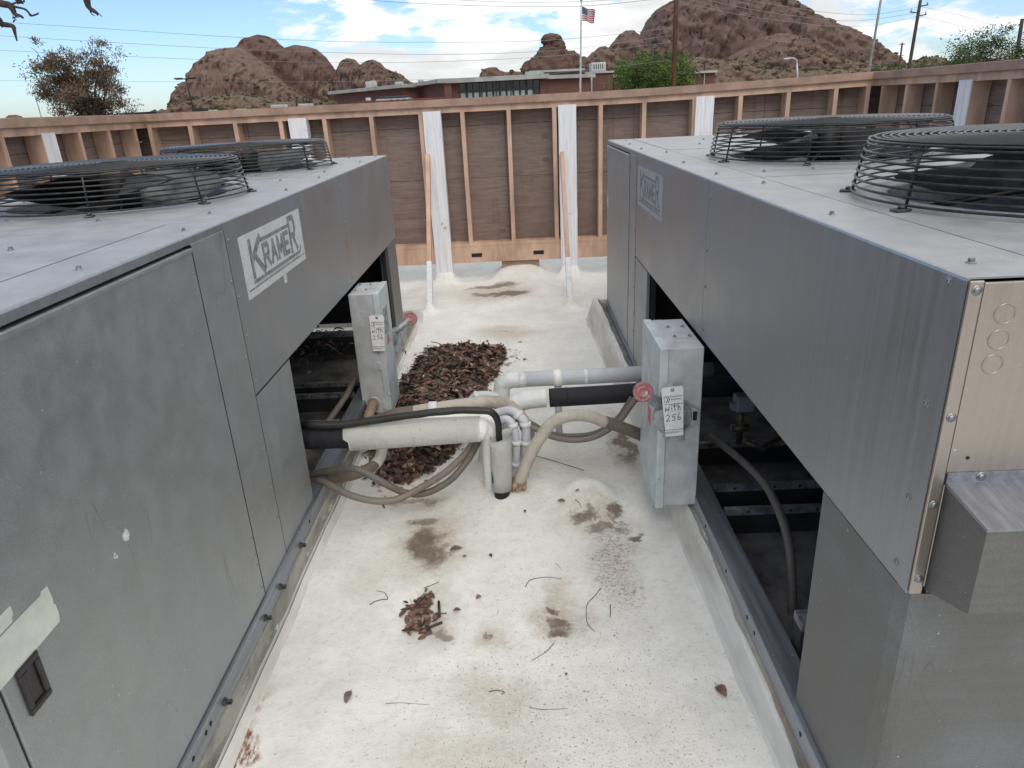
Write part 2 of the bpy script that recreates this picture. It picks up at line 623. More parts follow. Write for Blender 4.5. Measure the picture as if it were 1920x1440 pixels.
def text_mesh(body, size, depth=0.0004):
    cu = D.curves.new('t', 'FONT')
    cu.body = body
    cu.size = size
    cu.extrude = depth
    cu.align_x = 'CENTER'
    o = D.objects.new('t', cu)
    me = D.meshes.new_from_object(o)
    D.objects.remove(o)
    D.curves.remove(cu)
    return me


def strokes(mb, lines, O, U, V, N, w, d=.0006):
    """pen or block strokes lying on a plane, each a thin raised bar"""
    k = 0
    for ln in lines:
        for a, b in zip(ln, ln[1:]):
            A = O + U * a[0] + V * a[1]
            B = O + U * b[0] + V * b[1]
            t = (B - A).normalized()
            q = N.cross(t).normalized() * (w / 2)
            e = t * (w * .35)
            A2, B2 = A - e, B + e
            k += 1
            mb.prism([A2 - q, B2 - q, B2 + q, A2 + q], N * (d + .00004 * (k % 9)))
    return mb

# ================================================================== THE CONDENSING UNITS
# local axes: +y runs along the unit from its door end, +x points out to the walkway, z up from the roof
LEN, WID = 4.265, 1.4
ZB, ZT = .165, 1.36


def screw_mesh(name, r, h, hexa=False, washer=True, m='zinc'):
    mb = MB()
    if washer:
        mb.lathe([(0, 0), (r * 1.45, 0), (r * 1.45, h * .18), (r * 1.1, h * .28), (0, h * .28)], 14)
    if hexa:
        mb.lathe([(0, h * .28), (r, h * .28), (r, h), (r * .8, h * 1.08), (0, h * 1.08)], 6, smooth=False)
    else:
        mb.lathe([(0, h * .2), (r, h * .25), (r * .9, h * .7), (r * .5, h * .98), (0, h)], 12)
    o = mb.build('screw', M[m], base=(0, 0, 0))
    me = o.data
    D.objects.remove(o)
    return me


SC_PAN = screw_mesh('screw', .0056, .004)
SC_HEX = screw_mesh('screw', .0054, .0075, True)
SC_BIG = screw_mesh('screw', .011, .014, True, True)
SC_RUST = screw_mesh('screw', .0085, .020, True, True, 'zinc_dull')
ROT_X = (0, PI / 2, 0)     # local z -> +x
ROT_E = (-PI / 2, 0, 0)    # local z -> +y


def folded(mb, s0, s1, z0, flange, t=.003, rad=.006):
    """a side sheet bent over the top edge: profile in x-z swept along y"""
    out = [(0, z0), (0, ZT - rad), (-rad * .3, ZT - rad * .3), (-rad, ZT), (-flange, ZT)]
    inn = [(-flange, ZT - t), (-rad, ZT - t), (-t, ZT - rad), (-t, z0)]
    pts = [(x, s0, z) for x, z in out + inn]
    mb.prism(pts, (0, s1 - s0, 0))
    mb.bm.faces.ensure_lookup_table()
    bmesh.ops.recalc_face_normals(mb.bm, faces=mb.bm.faces[:])
    for f in mb.bm.faces:
        if f.normal.z > .95:
            f.material_index = 1  # upward faces of the sheet painted lighter, as the sky brightens them


def plate_hole(mb, x0, x1, y0, y1, z, cx, cy, r, seg=72):
    angs = [2 * PI * k / seg for k in range(seg)]
    for X in (x0, x1):
        for Y in (y0, y1):
            angs.append(math.atan2(Y - cy, X - cx) % (2 * PI))
    angs.sort()
    I, O = [], []
    for a in angs:
        c, s_ = math.cos(a), math.sin(a)
        I.append(mb.bm.verts.new((cx + r * c, cy + r * s_, z)))
        k = min(((x1 - cx) / c if c > 1e-9 else (x0 - cx) / c if c < -1e-9 else 1e9), ((y1 - cy) / s_ if s_ > 1e-9 else (y0 - cy) / s_ if s_ < -1e-9 else 1e9))
        O.append(mb.bm.verts.new((cx + k * c, cy + k * s_, z)))
    n = len(angs)
    for i in range(n):
        j = (i + 1) % n
        if (O[i].co - O[j].co).length < 1e-7:
            continue
        mb.bm.faces.new((I[i], O[i], O[j], I[j]))


def make_unit():
    root = thing('condensing_unit', 'unit', 'condensing unit', (0, 0, 0), 'rooftop condensing units either side of the walkway')
    # hull behind the skins, its dark plates added to stop light leaks
    mb = MB()
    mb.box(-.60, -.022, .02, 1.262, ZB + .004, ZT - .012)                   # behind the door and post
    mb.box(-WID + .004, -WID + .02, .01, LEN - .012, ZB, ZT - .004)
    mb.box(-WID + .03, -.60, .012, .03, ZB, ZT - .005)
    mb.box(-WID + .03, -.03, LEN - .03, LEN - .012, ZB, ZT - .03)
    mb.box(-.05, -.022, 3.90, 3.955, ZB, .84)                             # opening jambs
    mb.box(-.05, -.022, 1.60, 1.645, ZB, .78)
    mb.build('light_stop_hull', M['dark'], root)
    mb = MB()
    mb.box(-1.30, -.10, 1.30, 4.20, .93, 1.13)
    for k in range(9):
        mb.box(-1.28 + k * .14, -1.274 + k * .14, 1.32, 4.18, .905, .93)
    mb.build('coil_light_block', M['dark'], root)  # invented block below the fans, keeps the interior dark
    mb = MB()
    mb.box(-1.38, -.06, .02, 4.25, .03, .06)
    mb.build('pan', plain('grey_floor_cover', (.115, .11, .105, 1), .85, 0, .3, 6), root)  # added sheet hiding the white roof so the interior stays dark
    # base rail: a channel with its flange turned inwards
    mb = MB()
    mb.prism([(.012, 0.002, .10), (.012, 0.002, ZB), (-.066, 0.002, ZB), (-.066, 0.002, ZB - .005), (.006, 0.002, ZB - .005), (.006, 0.002, .10)], (0, LEN - .004, 0))
    rail = mb.build('base_rail', M['galv_rail'], root)
    mb = MB()
    mb.lathe([(0, 0.0001), (.007, .0001), (.007, -.0005), (0, -.0005)], 12)
    hm = mb.build('bolt_hole', M['gap'], base=(0, 0, 0))
    hme = hm.data
    D.objects.remove(hm)
    for s in (.42, .50, .53, 1.52, 2.3, 2.36, 3.05, 3.32, 3.55, 3.62, 3.98, 4.1):
        inst('bolt_hole', hme, rail, (.0128, s, ZB - .028), ROT_X)
    for s in (.30, .62, .97, 1.13, 1.38, 2.52, 2.60, 2.66, 2.75):
        inst('screw', SC_RUST, rail, (.012, s, ZB - .045 + (.02 if s > 2 else 0)), ROT_X)
    # cross channels seen through the opening, pale punched edges
    for s, z in ((2.43, .17), (2.81, .17), (2.985, .17), (3.70, .26)):
        mb = MB()
        hw = .030 if s > 3.5 else .011
        mb.box(-1.3, -.075, s - hw + .002, s + hw - .002, z - .16, z - .028)
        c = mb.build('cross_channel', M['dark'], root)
        mb = MB()
        mb.box(-1.3, -.075, s - hw, s + hw, z - .027, z)
        for q in range(7):
            for yy in (s - hw - .0005, s + hw + .0005):
                mb.lathe([(0, 0), (.006, 0), (.006, .0006), (0, .0006)], 8, (-.16 - .13 * q - (.03 if q % 2 else 0), yy, z - .013), (0, 1 if yy > s else -1, 0), mi=1)
        mb.build('channel_edge', [M['channel'], M['gap']], c)
    # receiver tank and piping deep inside
    mb = MB()
    mb.lathe([(0, 0), (.10, .02), (.13, .08), (.13, .42), (.10, .5), (0, .52)], 24, (-.62, 2.2, .2))
    mb.build('compressor', M['black_fan'], root)
    mb = MB()
    mb.lathe([(0, 0), (.09, .02), (.11, .08), (.11, .9), (.08, .97), (0, 1.0)], 20, (-.85, 2.9, .34), (0, 1, 0))
    mb.build('receiver_tank', M['dark'], root)
    # folded top skins
    for (a, b, z0, nm) in ((1.2715, 2.788, .79, 'upper_panel'), (2.791, LEN - .002, .79, 'upper_panel')):
        mb = MB()
        folded(mb, a, b, z0, .165)
        p = mb.build(nm, [M['galv_side'], M['galv_top']], root)
        for z in (1.30, 1.12, .99, .83):
            inst('screw', SC_PAN, p, (0, a + .022, z), ROT_X)
        if a > 2:
            for z in (1.345, 1.14, .96, .825):
                inst('screw', SC_PAN, p, (0, LEN - .045, z), ROT_X)
        for s in ((a + .2, -.118), (a + .85, -.06), (a + 1.38, -.06)):
            inst('screw', SC_HEX, p, (s[1], s[0], ZT), (0, 0, s[0]))
    # door end: header trim, door, post
    mb = MB()
    folded(mb, -.03, 1.2685, 1.335, .165)
    trim = mb.build('header_trim', [M['galv_side'], M['galv_top']], root)
    for s, n in ((1.117, -.048), (.62, -.06), (.2, -.1)):
        inst('screw', SC_HEX, trim, (n, s, ZT), (0, 0, s))
    mb = MB()
    mb.box(-.018, .003, .010, 1.028, ZB + .006, 1.326, .003)
    mb.prism([(.003, .012, 1.312), (.0075, .012, 1.317), (.0075, .012, 1.324), (.003, .012, 1.3255)], (0, 1.014, 0))
    door = mb.build('door', M['galv_door'], root)
    for z in (1.26, 1.20, 1.0, .83, .66, .50, .40, .30, .21):
        inst('screw', SC_PAN, door, (.003, 1.012, z), ROT_X).scale = (.7, .7, .7)
    mb = MB()
    mb.box(-.018, .001, 1.0335, 1.2655, ZB + .002, 1.335, .001)
    pp = mb.build('post_panel', M['galv_door'], root)
    for z in (1.18, .93, .60, .45, .33):
        inst('screw', SC_PAN, pp, (.001, 1.25, z), ROT_X)
    mb = MB()
    mb.box(-WID, .001, -.03, .005, ZB, 1.334, .002)
    mb.build('corner_post', M['galv_side'], root)
    # lower panels
    mb = MB()
    mb.box(-.018, -.0005, 1.270, 1.646, ZB + .002, .782, .002)
    lp = mb.build('lower_panel', M['galv_door'], root)
    inst('screw', SC_PAN, lp, (0, 1.29, .75), ROT_X)
    mb = MB()
    mb.prism([(-.0005, 3.905, ZB - .0), (-.0005, LEN - .035, ZB), (-.012, LEN - .006, ZB), (-.03, LEN - .001, ZB), (-.06, LEN - .001, ZB), (-.06, 3.905, ZB)], (0, 0, .787 - ZB))
    mb.build('lower_panel', M['galv_mesh'], root)
    mb = MB()
    mb.box(-.017, .0022, 1.0288, 1.0330, ZB + .006, 1.332)
    mb.build('seam', M['gap'], root)  # flush dark strips like this one paint the shade of the panel gaps
    mb = MB()
    mb.box(-.017, .0006, 1.2662, 1.2696, ZB + .003, 1.334)
    mb.build('seam', M['gap'], root)
    mb = MB()
    mb.box(-.017, -.0002, 2.7884, 2.7906, .792, 1.352)
    mb.build('seam', M['gap'], root)
    mb = MB()
    mb.box(-.017, -.0003, 1.272, 1.644, .7825, .7895)
    mb.build('seam', M['gap'], root)
    # end face
    mb = MB()
    mb.box(-WID, -.0255, LEN - .004, LEN + .002, .805, ZT - .0075, .002)
    ep = mb.build('end_panel', M['galv_end'], root)
    for k, (x, z) in enumerate(((-.064, 1.303), (-.063, 1.262), (-.062, 1.222))):
        mb = MB()
        T = [(x - .0 + .0155 * math.cos(a), LEN + .0022, z + .0155 * math.sin(a)) for a in [2 * PI * i / 28 for i in range(28)]]
        mb.tube(T, .0011, 5, True)
        mb.build('knockout', M['galv_end'], ep)
    mb = MB()
    mb.lathe([(0, 0), (.0032, 0), (.0032, .0008), (0, .0008)], 10, (-.055, LEN + .002, 1.06), (0, 1, 0))
    mb.build('drill_hole', M['gap'], ep)
    mb = MB()
    mb.box(-.0235, -.002, LEN - .001, LEN + .005, .792, ZT - .004, .002)
    st = mb.build('corner_strip', M['galv_end'], root)
    for z in (1.342, 1.135, .975, .825):
        inst('screw', SC_PAN, st, (-.013, LEN + .005, z), ROT_E)
    mb = MB()
    mb.box(-WID, -.036, LEN - .02, LEN - .003, ZB, .803, .001)
    mb.build('lower_end_panel', M['galv_mesh'], root)
    # weather hood with a top flange and a sloping underside
    mb = MB()
    y0, y1 = LEN + .0025, LEN + .118
    mb.prism([(-.028, y0, 1.012), (-.028, y1, .998), (-.028, y1, .842), (-.028, y0, .800)], (-1.2, 0, 0))
    hood = mb.build('hood', M['galv_mesh'], root)
    mb = MB()
    mb.prism([(-.0255, LEN + .003, 1.034), (-.0255, LEN + .007, 1.034), (-.0255, LEN + .007, 1.017), (-.0255, y1 + .003, 1.002), (-.0255, y1 + .003, .997), (-.0255, y0, 1.011)], (-1.2, 0, 0))
    fl = mb.build('hood_top', M['galv_rail'], hood)
    for x in (-.08, -.42, -.76):
        inst('screw', SC_PAN, fl, (x, LEN + .007, 1.027), ROT_E)
    # deck with two fan openings
    for k, (a, b, cy) in enumerate(((1.273, 2.787, 2.03), (2.793, LEN - .002, 3.50))):
        mb = MB()
        plate_hole(mb, -WID, -.1735, a, b, ZT - .002, -.70, cy, .402)
        dk = mb.build('deck_panel', M['galv_top'], root)
        for x, s in ((-.24, a + 1.35), (-.42, a + 1.34), (-.35, a + .73), (-1.1, a + .06), (-.47, a + .16), (-.85, a + .27), (-1.2, a + .9)):
            inst('screw', SC_HEX, dk, (x, s, ZT - .002), (0, 0, s * 3))
        # orifice ring
        mb = MB()
        mb.lathe([(.418, 0), (.414, .005), (.406, .008), (.401, .007), (.398, 0), (.398, -.20)], 72, (-.70, cy, ZT - .0018))
        rg = mb.build('fan_shroud', M['galv_rail'], root)
    mb = MB()
    mb.box(-WID, -.1735, -.03, 1.2685, ZT - .004, ZT - .0005, .0)
    dp = mb.build('deck_panel', M['galv_top'], root)
    for x, s in ((-.42, .93), (-.85, 1.15), (-.55, .5), (-.9, .2)):
        inst('screw', SC_HEX, dp, (x, s, ZT), (0, 0, s * 3))
    # fans
    mb = MB()
    mb.box(-.30, -.10, -.02, LEN - .04, ZT - .016, ZT - .008).box(-WID + .03, -.1, 1.24, 1.30, ZT - .018, ZT - .017).box(-WID + .03, -.1, 2.76, 2.82, ZT - .018, ZT - .017)
    mb.build('gap_shade_strip', M['gap'], root)  # dark strips added under the deck gaps to paint their shade
    for cy, a0 in ((2.03, .55), (3.50, 1.35)):
        mb = MB()
        mb.lathe([(0, .108), (.05, .108), (.066, .095), (.07, .03), (.066, -.06), (0, -.06)], 28, (-.70, cy, ZT))
        for k in range(3):
            an = a0 + .4 + k * 2 * PI / 3
            mb.tube([(-.70, cy, ZT + .03), (-.70 + .44 * math.cos(an), cy + .44 * math.sin(an), ZT - .06)], .007, 8)
        mb.lathe([(0, -.05), (.085, -.06), (.085, -.25), (0, -.26)], 24, (-.70, cy, ZT))
        fan = mb.build('fan', M['black_fan'], root)
        for k in range(4):
            mb = MB()
            a = a0 + k * PI / 2
            nu, nv = 8, 6
            top = []
            for i in range(nu + 1):
                row = []
                for j in range(nv + 1):
                    r = .065 + (.392 - .065) * i / nu
                    w = (.34 + .50 * (i / nu) ** .7) * .66
                    u = j / nv * 2 - 1
                    # rounded outer corners
                    rr = r - (.05 * u ** 4 * (i / nu) ** 3)
                    an = a + u * w
                    z = ZT + .058 + u * (.030 + .030 * math.sin(PI * (.15 + .75 * i / nu))) - .010 * u * u
                    row.append(mb.bm.verts.new((-.70 + rr * math.cos(an), cy + rr * math.sin(an), z)))
                top.append(row)
            for i in range(nu):
                for j in range(nv):
                    f = mb.bm.faces.new((top[i][j], top[i + 1][j], top[i + 1][j + 1], top[i][j + 1]))
                    f.smooth = True
            bmesh.ops.solidify(mb.bm, geom=mb.bm.faces[:], thickness=.003)
            mb.build('blade', M['blade' if k in (0, 3) else 'black_fan'], fan)  # lit blades painted grey, shaded ones black
    # wire guards
    mb = MB()
    C0 = Vector((-.70, 0, ZT))

    def ring(r, z, w=.0033, seg=96):
        mb.tube([C0 + Vector((r * math.cos(2 * PI * i / seg), r * math.sin(2 * PI * i / seg), z)) for i in range(seg)], w, 5, True)
    for i in range(8):
        f = i / 7
        ring(.490 - .020 * f - .006 * f ** 4, .012 + .120 * f)
    for i in range(22):
        ring(.448 - i * .0185, .145 + .004 * (1 - (1 - i / 22) ** 2))
    ring(.462, .1405)
    for k in range(8):
        an = 2 * PI * (k + .35) / 8
        e = Vector((math.cos(an), math.sin(an), 0))
        pts = [C0 + e * .487 + Vector((0, 0, .004)), C0 + e * .468 + Vector((0, 0, .122)), C0 + e * .455 + Vector((0, 0, .136)), C0 + e * .43 + Vector((0, 0, .140)), C0 + e * .05 + Vector((0, 0, .1445))]
        mb.tube(pts, .0036, 6)
    gm = mb.build('fan_guard', M['black_wire'], base=(-.70, 0, ZT))
    gmesh = gm.data
    D.objects.remove(gm)
    mb = MB()
    mb.box(-.018, .022, -.014, .014, 0, .006, .002).lathe([(0, .006), (.009, .006), (.008, .013), (0, .014)], 8)
    ft = mb.build('guard_foot', M['zinc_dull'], base=(0, 0, 0))
    fmesh = ft.data
    D.objects.remove(ft)
    for cy in (2.03, 3.50):
        g = inst('fan_guard', gmesh, root, (-.70, cy, ZT))
        for k in range(8):
            an = 2 * PI * (k + .35) / 8
            inst('guard_foot', fmesh, g, (.497 * math.cos(an), .497 * math.sin(an), -.001), (0, 0, an))
    return root


KSTROKES = {
    'K': [[(0, 0), (0, 1)], [(0, .42), (.95, 1)], [(.30, .58), (1, 0)]],
    'R': [[(0, 0), (0, 1), (.75, 1), (.9, .88), (.9, .6), (.75, .48), (0, .48)], [(.45, .48), (1, 0)]],
    'A': [[(0, 0), (.5, 1), (1, 0)], [(.2, .36), (.8, .36)]],
    'M': [[(0, 0), (0, 1), (.5, .25), (1, 1), (1, 0)]],
    'E': [[(.9, 1), (0, 1), (0, 0), (.9, 0)], [(0, .5), (.75, .5)]],
}


def label_material(name, light, mid):
    m, t, p = material(name)
    v = t.coord('Object', (1, 1, 1))
    cr = t.voro(t.vmath('ADD', v, t.vmath('MULTIPLY', _ncol(t, v, 14), (.02, .02, .02))), 48, 'DISTANCE_TO_EDGE')
    wv = t.noise(t.coord('Object', (1, .6, 5)), 16, 5, .7, 2.2)
    n = t.noise(v, 7, 4, .6)
    c = t.mix(t.ramp(cr, .035, .008, 0, .55), light + (1,), mid + (1,))
    c = t.mix(t.ramp(wv, .56, .66, 0, .7), c, mid + (1,))
    c = t.mix(t.ramp(n, .4, .75, 0, .35), c, mid + (1,))
    t.put(p.inputs['Base Color'], c)
    p.inputs['Roughness'].default_value = .6
    p.inputs['Metallic'].default_value = .15
    return m


M['plate_a'] = label_material('cracked_white_decal', (.66, .67, .66), (.34, .35, .36))
M['plate_b'] = label_material('faded_grey_decal', (.43, .435, .43), (.29, .295, .30))
M['letter_a'] = plain('faded_grey_lettering', (.22, .23, .24, 1), .6, .1, .22, 40)
M['letter_b'] = plain('faint_grey_lettering', (.22, .225, .23, 1), .6, .1, .2, 40)


def nameplate(root, s0, plate_m, letter_m):
    W, H, z0 = .68, .206, 1.088
    mb = MB()
    mb.box(.0003, .0012, s0, s0 + W, z0, z0 + H)
    mb.box(.0003, .0010, s0 + .37, s0 + .405, z0 - .032, z0 - .0005)
    pl = mb.build('nameplate', M[plate_m], root)
    mb = MB()
    O, U, V, N = Vector((.0013, s0, z0)), Vector((0, 1, 0)), Vector((0, 0, 1)), Vector((1, 0, 0))

    def letter(ch, u0, v0, w, h, th):
        strokes(mb, [[(u0 + x * w, v0 + y * h) for x, y in ln] for ln in KSTROKES[ch]], O, U, V, N, th, .0005)
    letter('K', .085, .062, .105, .115, .026)
    for i, ch in enumerate('RAME'):
        letter(ch, .205 + i * .079, .070, .055, .073, .0185)
    letter('R', .520, .062, .072, .125, .021)
    strokes(mb, [[(.160, .165), (.505, .165)]], O, U, V, N, .0125)
    strokes(mb, [[(.075, .044), (.615, .044), (.632, .062)]], O, U, V, N, .0125)
    strokes(mb, [[(.02, .026), (.665, .026)]], O, U, V, N, .0045)
    for k in range(34):
        u = .10 + k * .0145
        h = .004 + .003 * ((k * 7) % 3) / 2
        if k % 9 == 8:
            continue
        strokes(mb, [[(u, .0325 - h / 2), (u + .004 * ((k * 5) % 3 - 1), .0325 + h / 2)]], O, U, V, N, .0028)
    mb.build('lettering', M[letter_m], pl)
    return pl


unit = make_unit()
unit_b = copy_tree(unit)
unit.location = (-.90, .893, 0)
unit_b.location = (.66, 5.29, .02)
unit_b.rotation_euler = (0, 0, PI)
tag(unit, 'galvanised condensing unit left of the walkway, its door bearing white tape and a black pull')
tag(unit_b, 'galvanised condensing unit right of the walkway, its light-warmed end panel above a metal hood')


def local_build(mb, name, mat, root, parent=None):
    """geometry given in the unit's own axes"""
    o = mb.build(name, mat, base=(0, 0, 0))
    o.location = (0, 0, 0)
    o.parent = parent or root
    return o


class _LB:
    pass


def unit_nameplate(root, s0, pm, lm):
    keep, rk = root.location.copy(), root.rotation_euler.copy()
    root.location = (0, 0, 0)
    root.rotation_euler = (0, 0, 0)
    nameplate(root, s0, pm, lm)
    root.location = keep
    root.rotation_euler = rk


unit_nameplate(unit, 1.365, 'plate_a', 'letter_a')
unit_nameplate(unit_b, 1.315, 'plate_b', 'letter_b')

# left door: recessed black pull, torn white tape, smear of white
mb = MB()
S, Z = .070, .735
for (a0, a1, b0, b1) in ((-.029, .029, -.050, -.036), (-.029, .029, .036, .050), (-.029, -.015, -.0365, .0365), (.015, .029, -.0365, .0365)):
    mb.box(.003, .0085, S + a0, S + a1, Z + b0, Z + b1, .0035)
mb.box(.0031, .0036, S - .016, S + .016, Z - .037, Z + .037)
mb.box(.0036, .0062, S - .0145, S - .004, Z - .028, Z + .034, .0015)
local_build(mb, 'pull_handle', M['black_plastic'], unit)
M['tape'] = plain('yellowed_white_tape', (.60, .62, .575, 1), .55, 0, .06, 12, .2, 30)
mb = MB()
mb.prism([(.0032, -.0, .783), (.0032, .05, .783), (.0032, .12, .784), (.0032, .172, .785), (.0032, .176, .800), (.0032, .1755, .822), (.0032, .171, .826), (.0032, .174, .832), (.0032, .171, .866), (.0032, .155, .867), (.0032, .150, .861), (.0032, .08, .862), (.0032, 0, .861)], (.0009, 0, 0))
local_build(mb, 'tape', M['tape'], unit)
mb = MB()
mb.prism([(.0032, 0, .865), (.0032, .075, .866), (.0032, .078, .876), (.0032, .083, .879), (.0032, .082, .894), (.0032, .04, .893), (.0032, 0, .894)], (.0008, 0, 0))
local_build(mb, 'tape', M['tape'], unit)
M['smear'] = plain('dried_white_drip', (.55, .58, .58, 1), .5, 0, .25, 120)
mb = MB()
rr = random.Random(3)
for (s_, z_, q) in ((.427, .805, .0125), (.372, .790, .005), (.376, .784, .004)):
    mb.prism([(.0031, s_ + q * rr.uniform(.75, 1.15) * math.cos(a), z_ + q * 1.25 * rr.uniform(.75, 1.15) * math.sin(a)) for a in [2 * PI * i / 14 for i in range(14)]], (.0008, 0, 0))
local_build(mb, 'drip', M['smear'], unit)
# right door: small slotted latch and a paper sticker
mb = MB()
mb.box(.003, .006, .040, .085, 1.225, 1.315, .001).box(.006, .0095, .052, .058, 1.235, 1.305).box(.006, .0095, .068, .074, 1.235, 1.305)
mb.box(.0032, .0068, .058, .068, 1.235, 1.305, 0, 1)
local_build(mb, 'latch', [M['galv_top'], M['gap']], unit_b)
mb = MB()
mb.box(.003, .004, .012, .045, .90, .985, 0)
local_build(mb, 'sticker', M['paper'], unit_b)

# ================================================================== ROOF, CURBS
YMAX = 9.0


def bump_at(x, y):
    h = 0
    d = math.hypot((x + .10) / 1.0, (y - 2.76) / 1.15)
    h += .030 * math.exp(-(d / .11) ** 2) + .030 * math.exp(-(d / .26) ** 2)
    d = math.hypot((x - .255) / 1.0, (y - 2.70) / 1.0)
    h += .085 / (1 + (d / .115) ** 5) * (1 - .3 * d / .3 if d < .3 else .7)
    # foot of the second standpipe behind
    h += .07 * math.exp(-(math.hypot(x + .20, y - 3.05) / .13) ** 2)
    # hollow that has caught leaves, hollow on the right
    h -= .022 * math.exp(-((abs((x + .365) / .085)) ** 2.6 + abs((y - 2.00) / .125) ** 2.6))
    h -= .012 * math.exp(-(((x - .11) / .10) ** 2 + ((y - 1.98) / .12) ** 2))
    h += .02 * math.exp(-(((x + .1) / .28) ** 2 + ((y - 2.3) / .4) ** 2))
    # mound under the fence block
    h += .150 * math.exp(-((x / .26) ** 4 + ((y - 7.10) / .34) ** 2))
    h += .045 * math.exp(-(((x) / .75) ** 2 + ((y - 6.6) / .5) ** 2))
    # flared coating round the fence posts and braces
    for px, py, r, a in ((-.755, 6.96, .10, .30), (.49, 6.96, .10, .30), (-2.0, 6.96, .1, .3), (1.745, 6.96, .1, .3)):
        d = max(0, max(abs(x - px) - .075, abs(y - py) - .05))
        h += a * .42 * math.exp(-d / .035) if d < .5 else 0
    for px, py in ((-.81, 5.93), (.415, 5.86)):
        d = max(0, math.hypot(x - px, y - py) - .022)
        h += .10 * math.exp(-d / .033) if d < .4 else 0
    h += .006 * noise.fractal(Vector((x * 2.3, y * 2.0, 0)), .6, 2.0, 3) + .0022 * noise.fractal(Vector((x * 9, y * 9, 3)), .6, 2.0, 3)
    if y > 7.3:
        h += .02 * (y - 7.3)
    return h


def axis_vals(segs):
    out = []
    for a, b, st in segs:
        n = max(1, round((b - a) / st))
        out += [a + (b - a) * i / n for i in range(n)]
    out.append(segs[-1][1])
    return out


mb = MB()
xs = axis_vals([(-7, -2.6, .4), (-2.6, -.95, .08), (-.95, .75, .0155), (.75, 2.6, .08), (2.6, 7, .4)])
ys = axis_vals([(-4, .6, .3), (.6, 4.4, .0165), (4.4, 7.4, .024), (7.4, YMAX, .2)])
grid = [[mb.bm.verts.new((x, y, bump_at(x, y) if abs(x) < 3.2 else 0)) for y in ys] for x in xs]
for i in range(len(xs) - 1):
    for j in range(len(ys) - 1):
        f = mb.bm.faces.new((grid[i][j], grid[i + 1][j], grid[i + 1][j + 1], grid[i][j + 1]))
        f.smooth = True
roof = mb.build('roof', M['roof'], base=(0, 0, 0), recalc=False)
tag(roof, 'white coated flat roof stained with brown dirt', 'roof', None, 'structure')
mb = MB()
mb.box(-7, 7, -4, YMAX, -4.5, -.06)
tag(mb.build('building', M['curb']), 'low building carrying the white roof', 'building', None, 'structure')


def strip(name, rows, mats, mi, label):
    """sheet through rows of points (each row runs along the curb)"""
    mb = MB()
    V = [[mb.bm.verts.new(p) for p in r] for r in rows]
    for i in range(len(V) - 1):
        for j in range(len(V[0]) - 1):
            f = mb.bm.faces.new((V[i][j], V[i][j + 1], V[i + 1][j + 1], V[i + 1][j]))
            f.material_index = mi[i]
            f.smooth = False
    o = mb.build(name, mats, base=(0, 0, 0), recalc=False)
    bm = bmesh.new()
    bm.from_mesh(o.data)
    bmesh.ops.recalc_face_normals(bm, faces=bm.faces[:])
    bm.to_mesh(o.data)
    bm.free()
    return tag(o, label, 'curb', None, 'structure')


def lerp(a, b, t):
    return a + (b - a) * t


N_ = 90


def along(f, y0=.3, y1=5.6):
    return [Vector(f(y0 + (y1 - y0) * i / N_)) for i in range(N_ + 1)]


def wob(y, s, a=.004):
    return a * noise.fractal(Vector((y * 3.1, s * 7.7, 0)), .7, 2.1, 4)


strip('curb', [
    along(lambda y: (-.836 + wob(y, 1, .006), y, -.012)),
    along(lambda y: (-.868 + wob(y, 2), y, .026 + wob(y, 3, .003))),
    along(lambda y: (-.8715 + wob(y, 2), y, .022 + wob(y, 3, .003))),
    along(lambda y: (-.873 + wob(y, 2), y, .040 + wob(y, 4, .003))),
    along(lambda y: (-.886 + wob(y, 5, .010), y, .085 + wob(y, 5, .012))),
    along(lambda y: (-.905, y, .108)),
    along(lambda y: (-.955, y, .108)),
    along(lambda y: (-.956, y, .0))],
    [M['curb'], M['gap'], M['flashing'], M['dark']], [0, 1, 0, 2, 2, 2, 3], 'low white coated curb carrying the left condensing unit')


def rx(y, a, b):
    return lerp(a, b, (y - 1.4) / 3.9)


strip('curb', [
    along(lambda y: (rx(y, .600, .500) + wob(y, 11, .006), y, -.012), .3, 5.45),
    along(lambda y: (rx(y, .617, .525) + wob(y, 12, .004), y, .012), .3, 5.45),
    along(lambda y: (rx(y, .634, .565) + wob(y, 13, .004), y, rx(y, .078, .175)), .3, 5.45),
    along(lambda y: (rx(y, .640, .572) + wob(y, 16, .004), y, rx(y, .086, .183)), .3, 5.45),
    along(lambda y: (rx(y, .642, .605) + wob(y, 14, .014), y, rx(y, .100, .186)), .3, 5.45),
    along(lambda y: (rx(y, .662, .64), y, rx(y, .128, .150)), .3, 5.45),
    along(lambda y: (.715, y, .112), .3, 5.45),
    along(lambda y: (.716, y, .0), .3, 5.45)],
    [M['curb'], M['gap'], M['flashing'], M['dark']], [0, 0, 0, 0, 2, 2, 3], 'white coated curb rising beneath the right condensing unit')
mb = MB()
mb.prism([(.500, 5.45, -.02), (.565, 5.45, .172), (2.1, 5.45, .172), (2.1, 5.45, -.02)], (0, .012, 0))
tag(mb.build('curb', M['curb']), 'white end face of the right hand curb nearest the fence', 'curb', None, 'structure')
mb = MB()
mb.prism([(-.82, 5.6, -.02), (-.87, 5.6, .10), (-2.3, 5.6, .10), (-2.3, 5.6, -.02)], (0, .25, -.05))
tag(mb.build('curb', M['curb']), 'white end of the left hand curb nearest the fence', 'curb', None, 'structure')

# ================================================================== FENCE
fence = thing('wooden_fence', 'tall plywood screen fence with tan studs and white coated posts closing off the roof', 'fence', (0, 7, 0))
FY, FXL, FXR = 6.95, -3.43, 3.28          # front faces of the studs


def fpart(name, mat, fn, par=None):
    m = MB()
    fn(m)
    return m.build(name, mat, par or fence)


DEP = .14                                  # depth of the framing


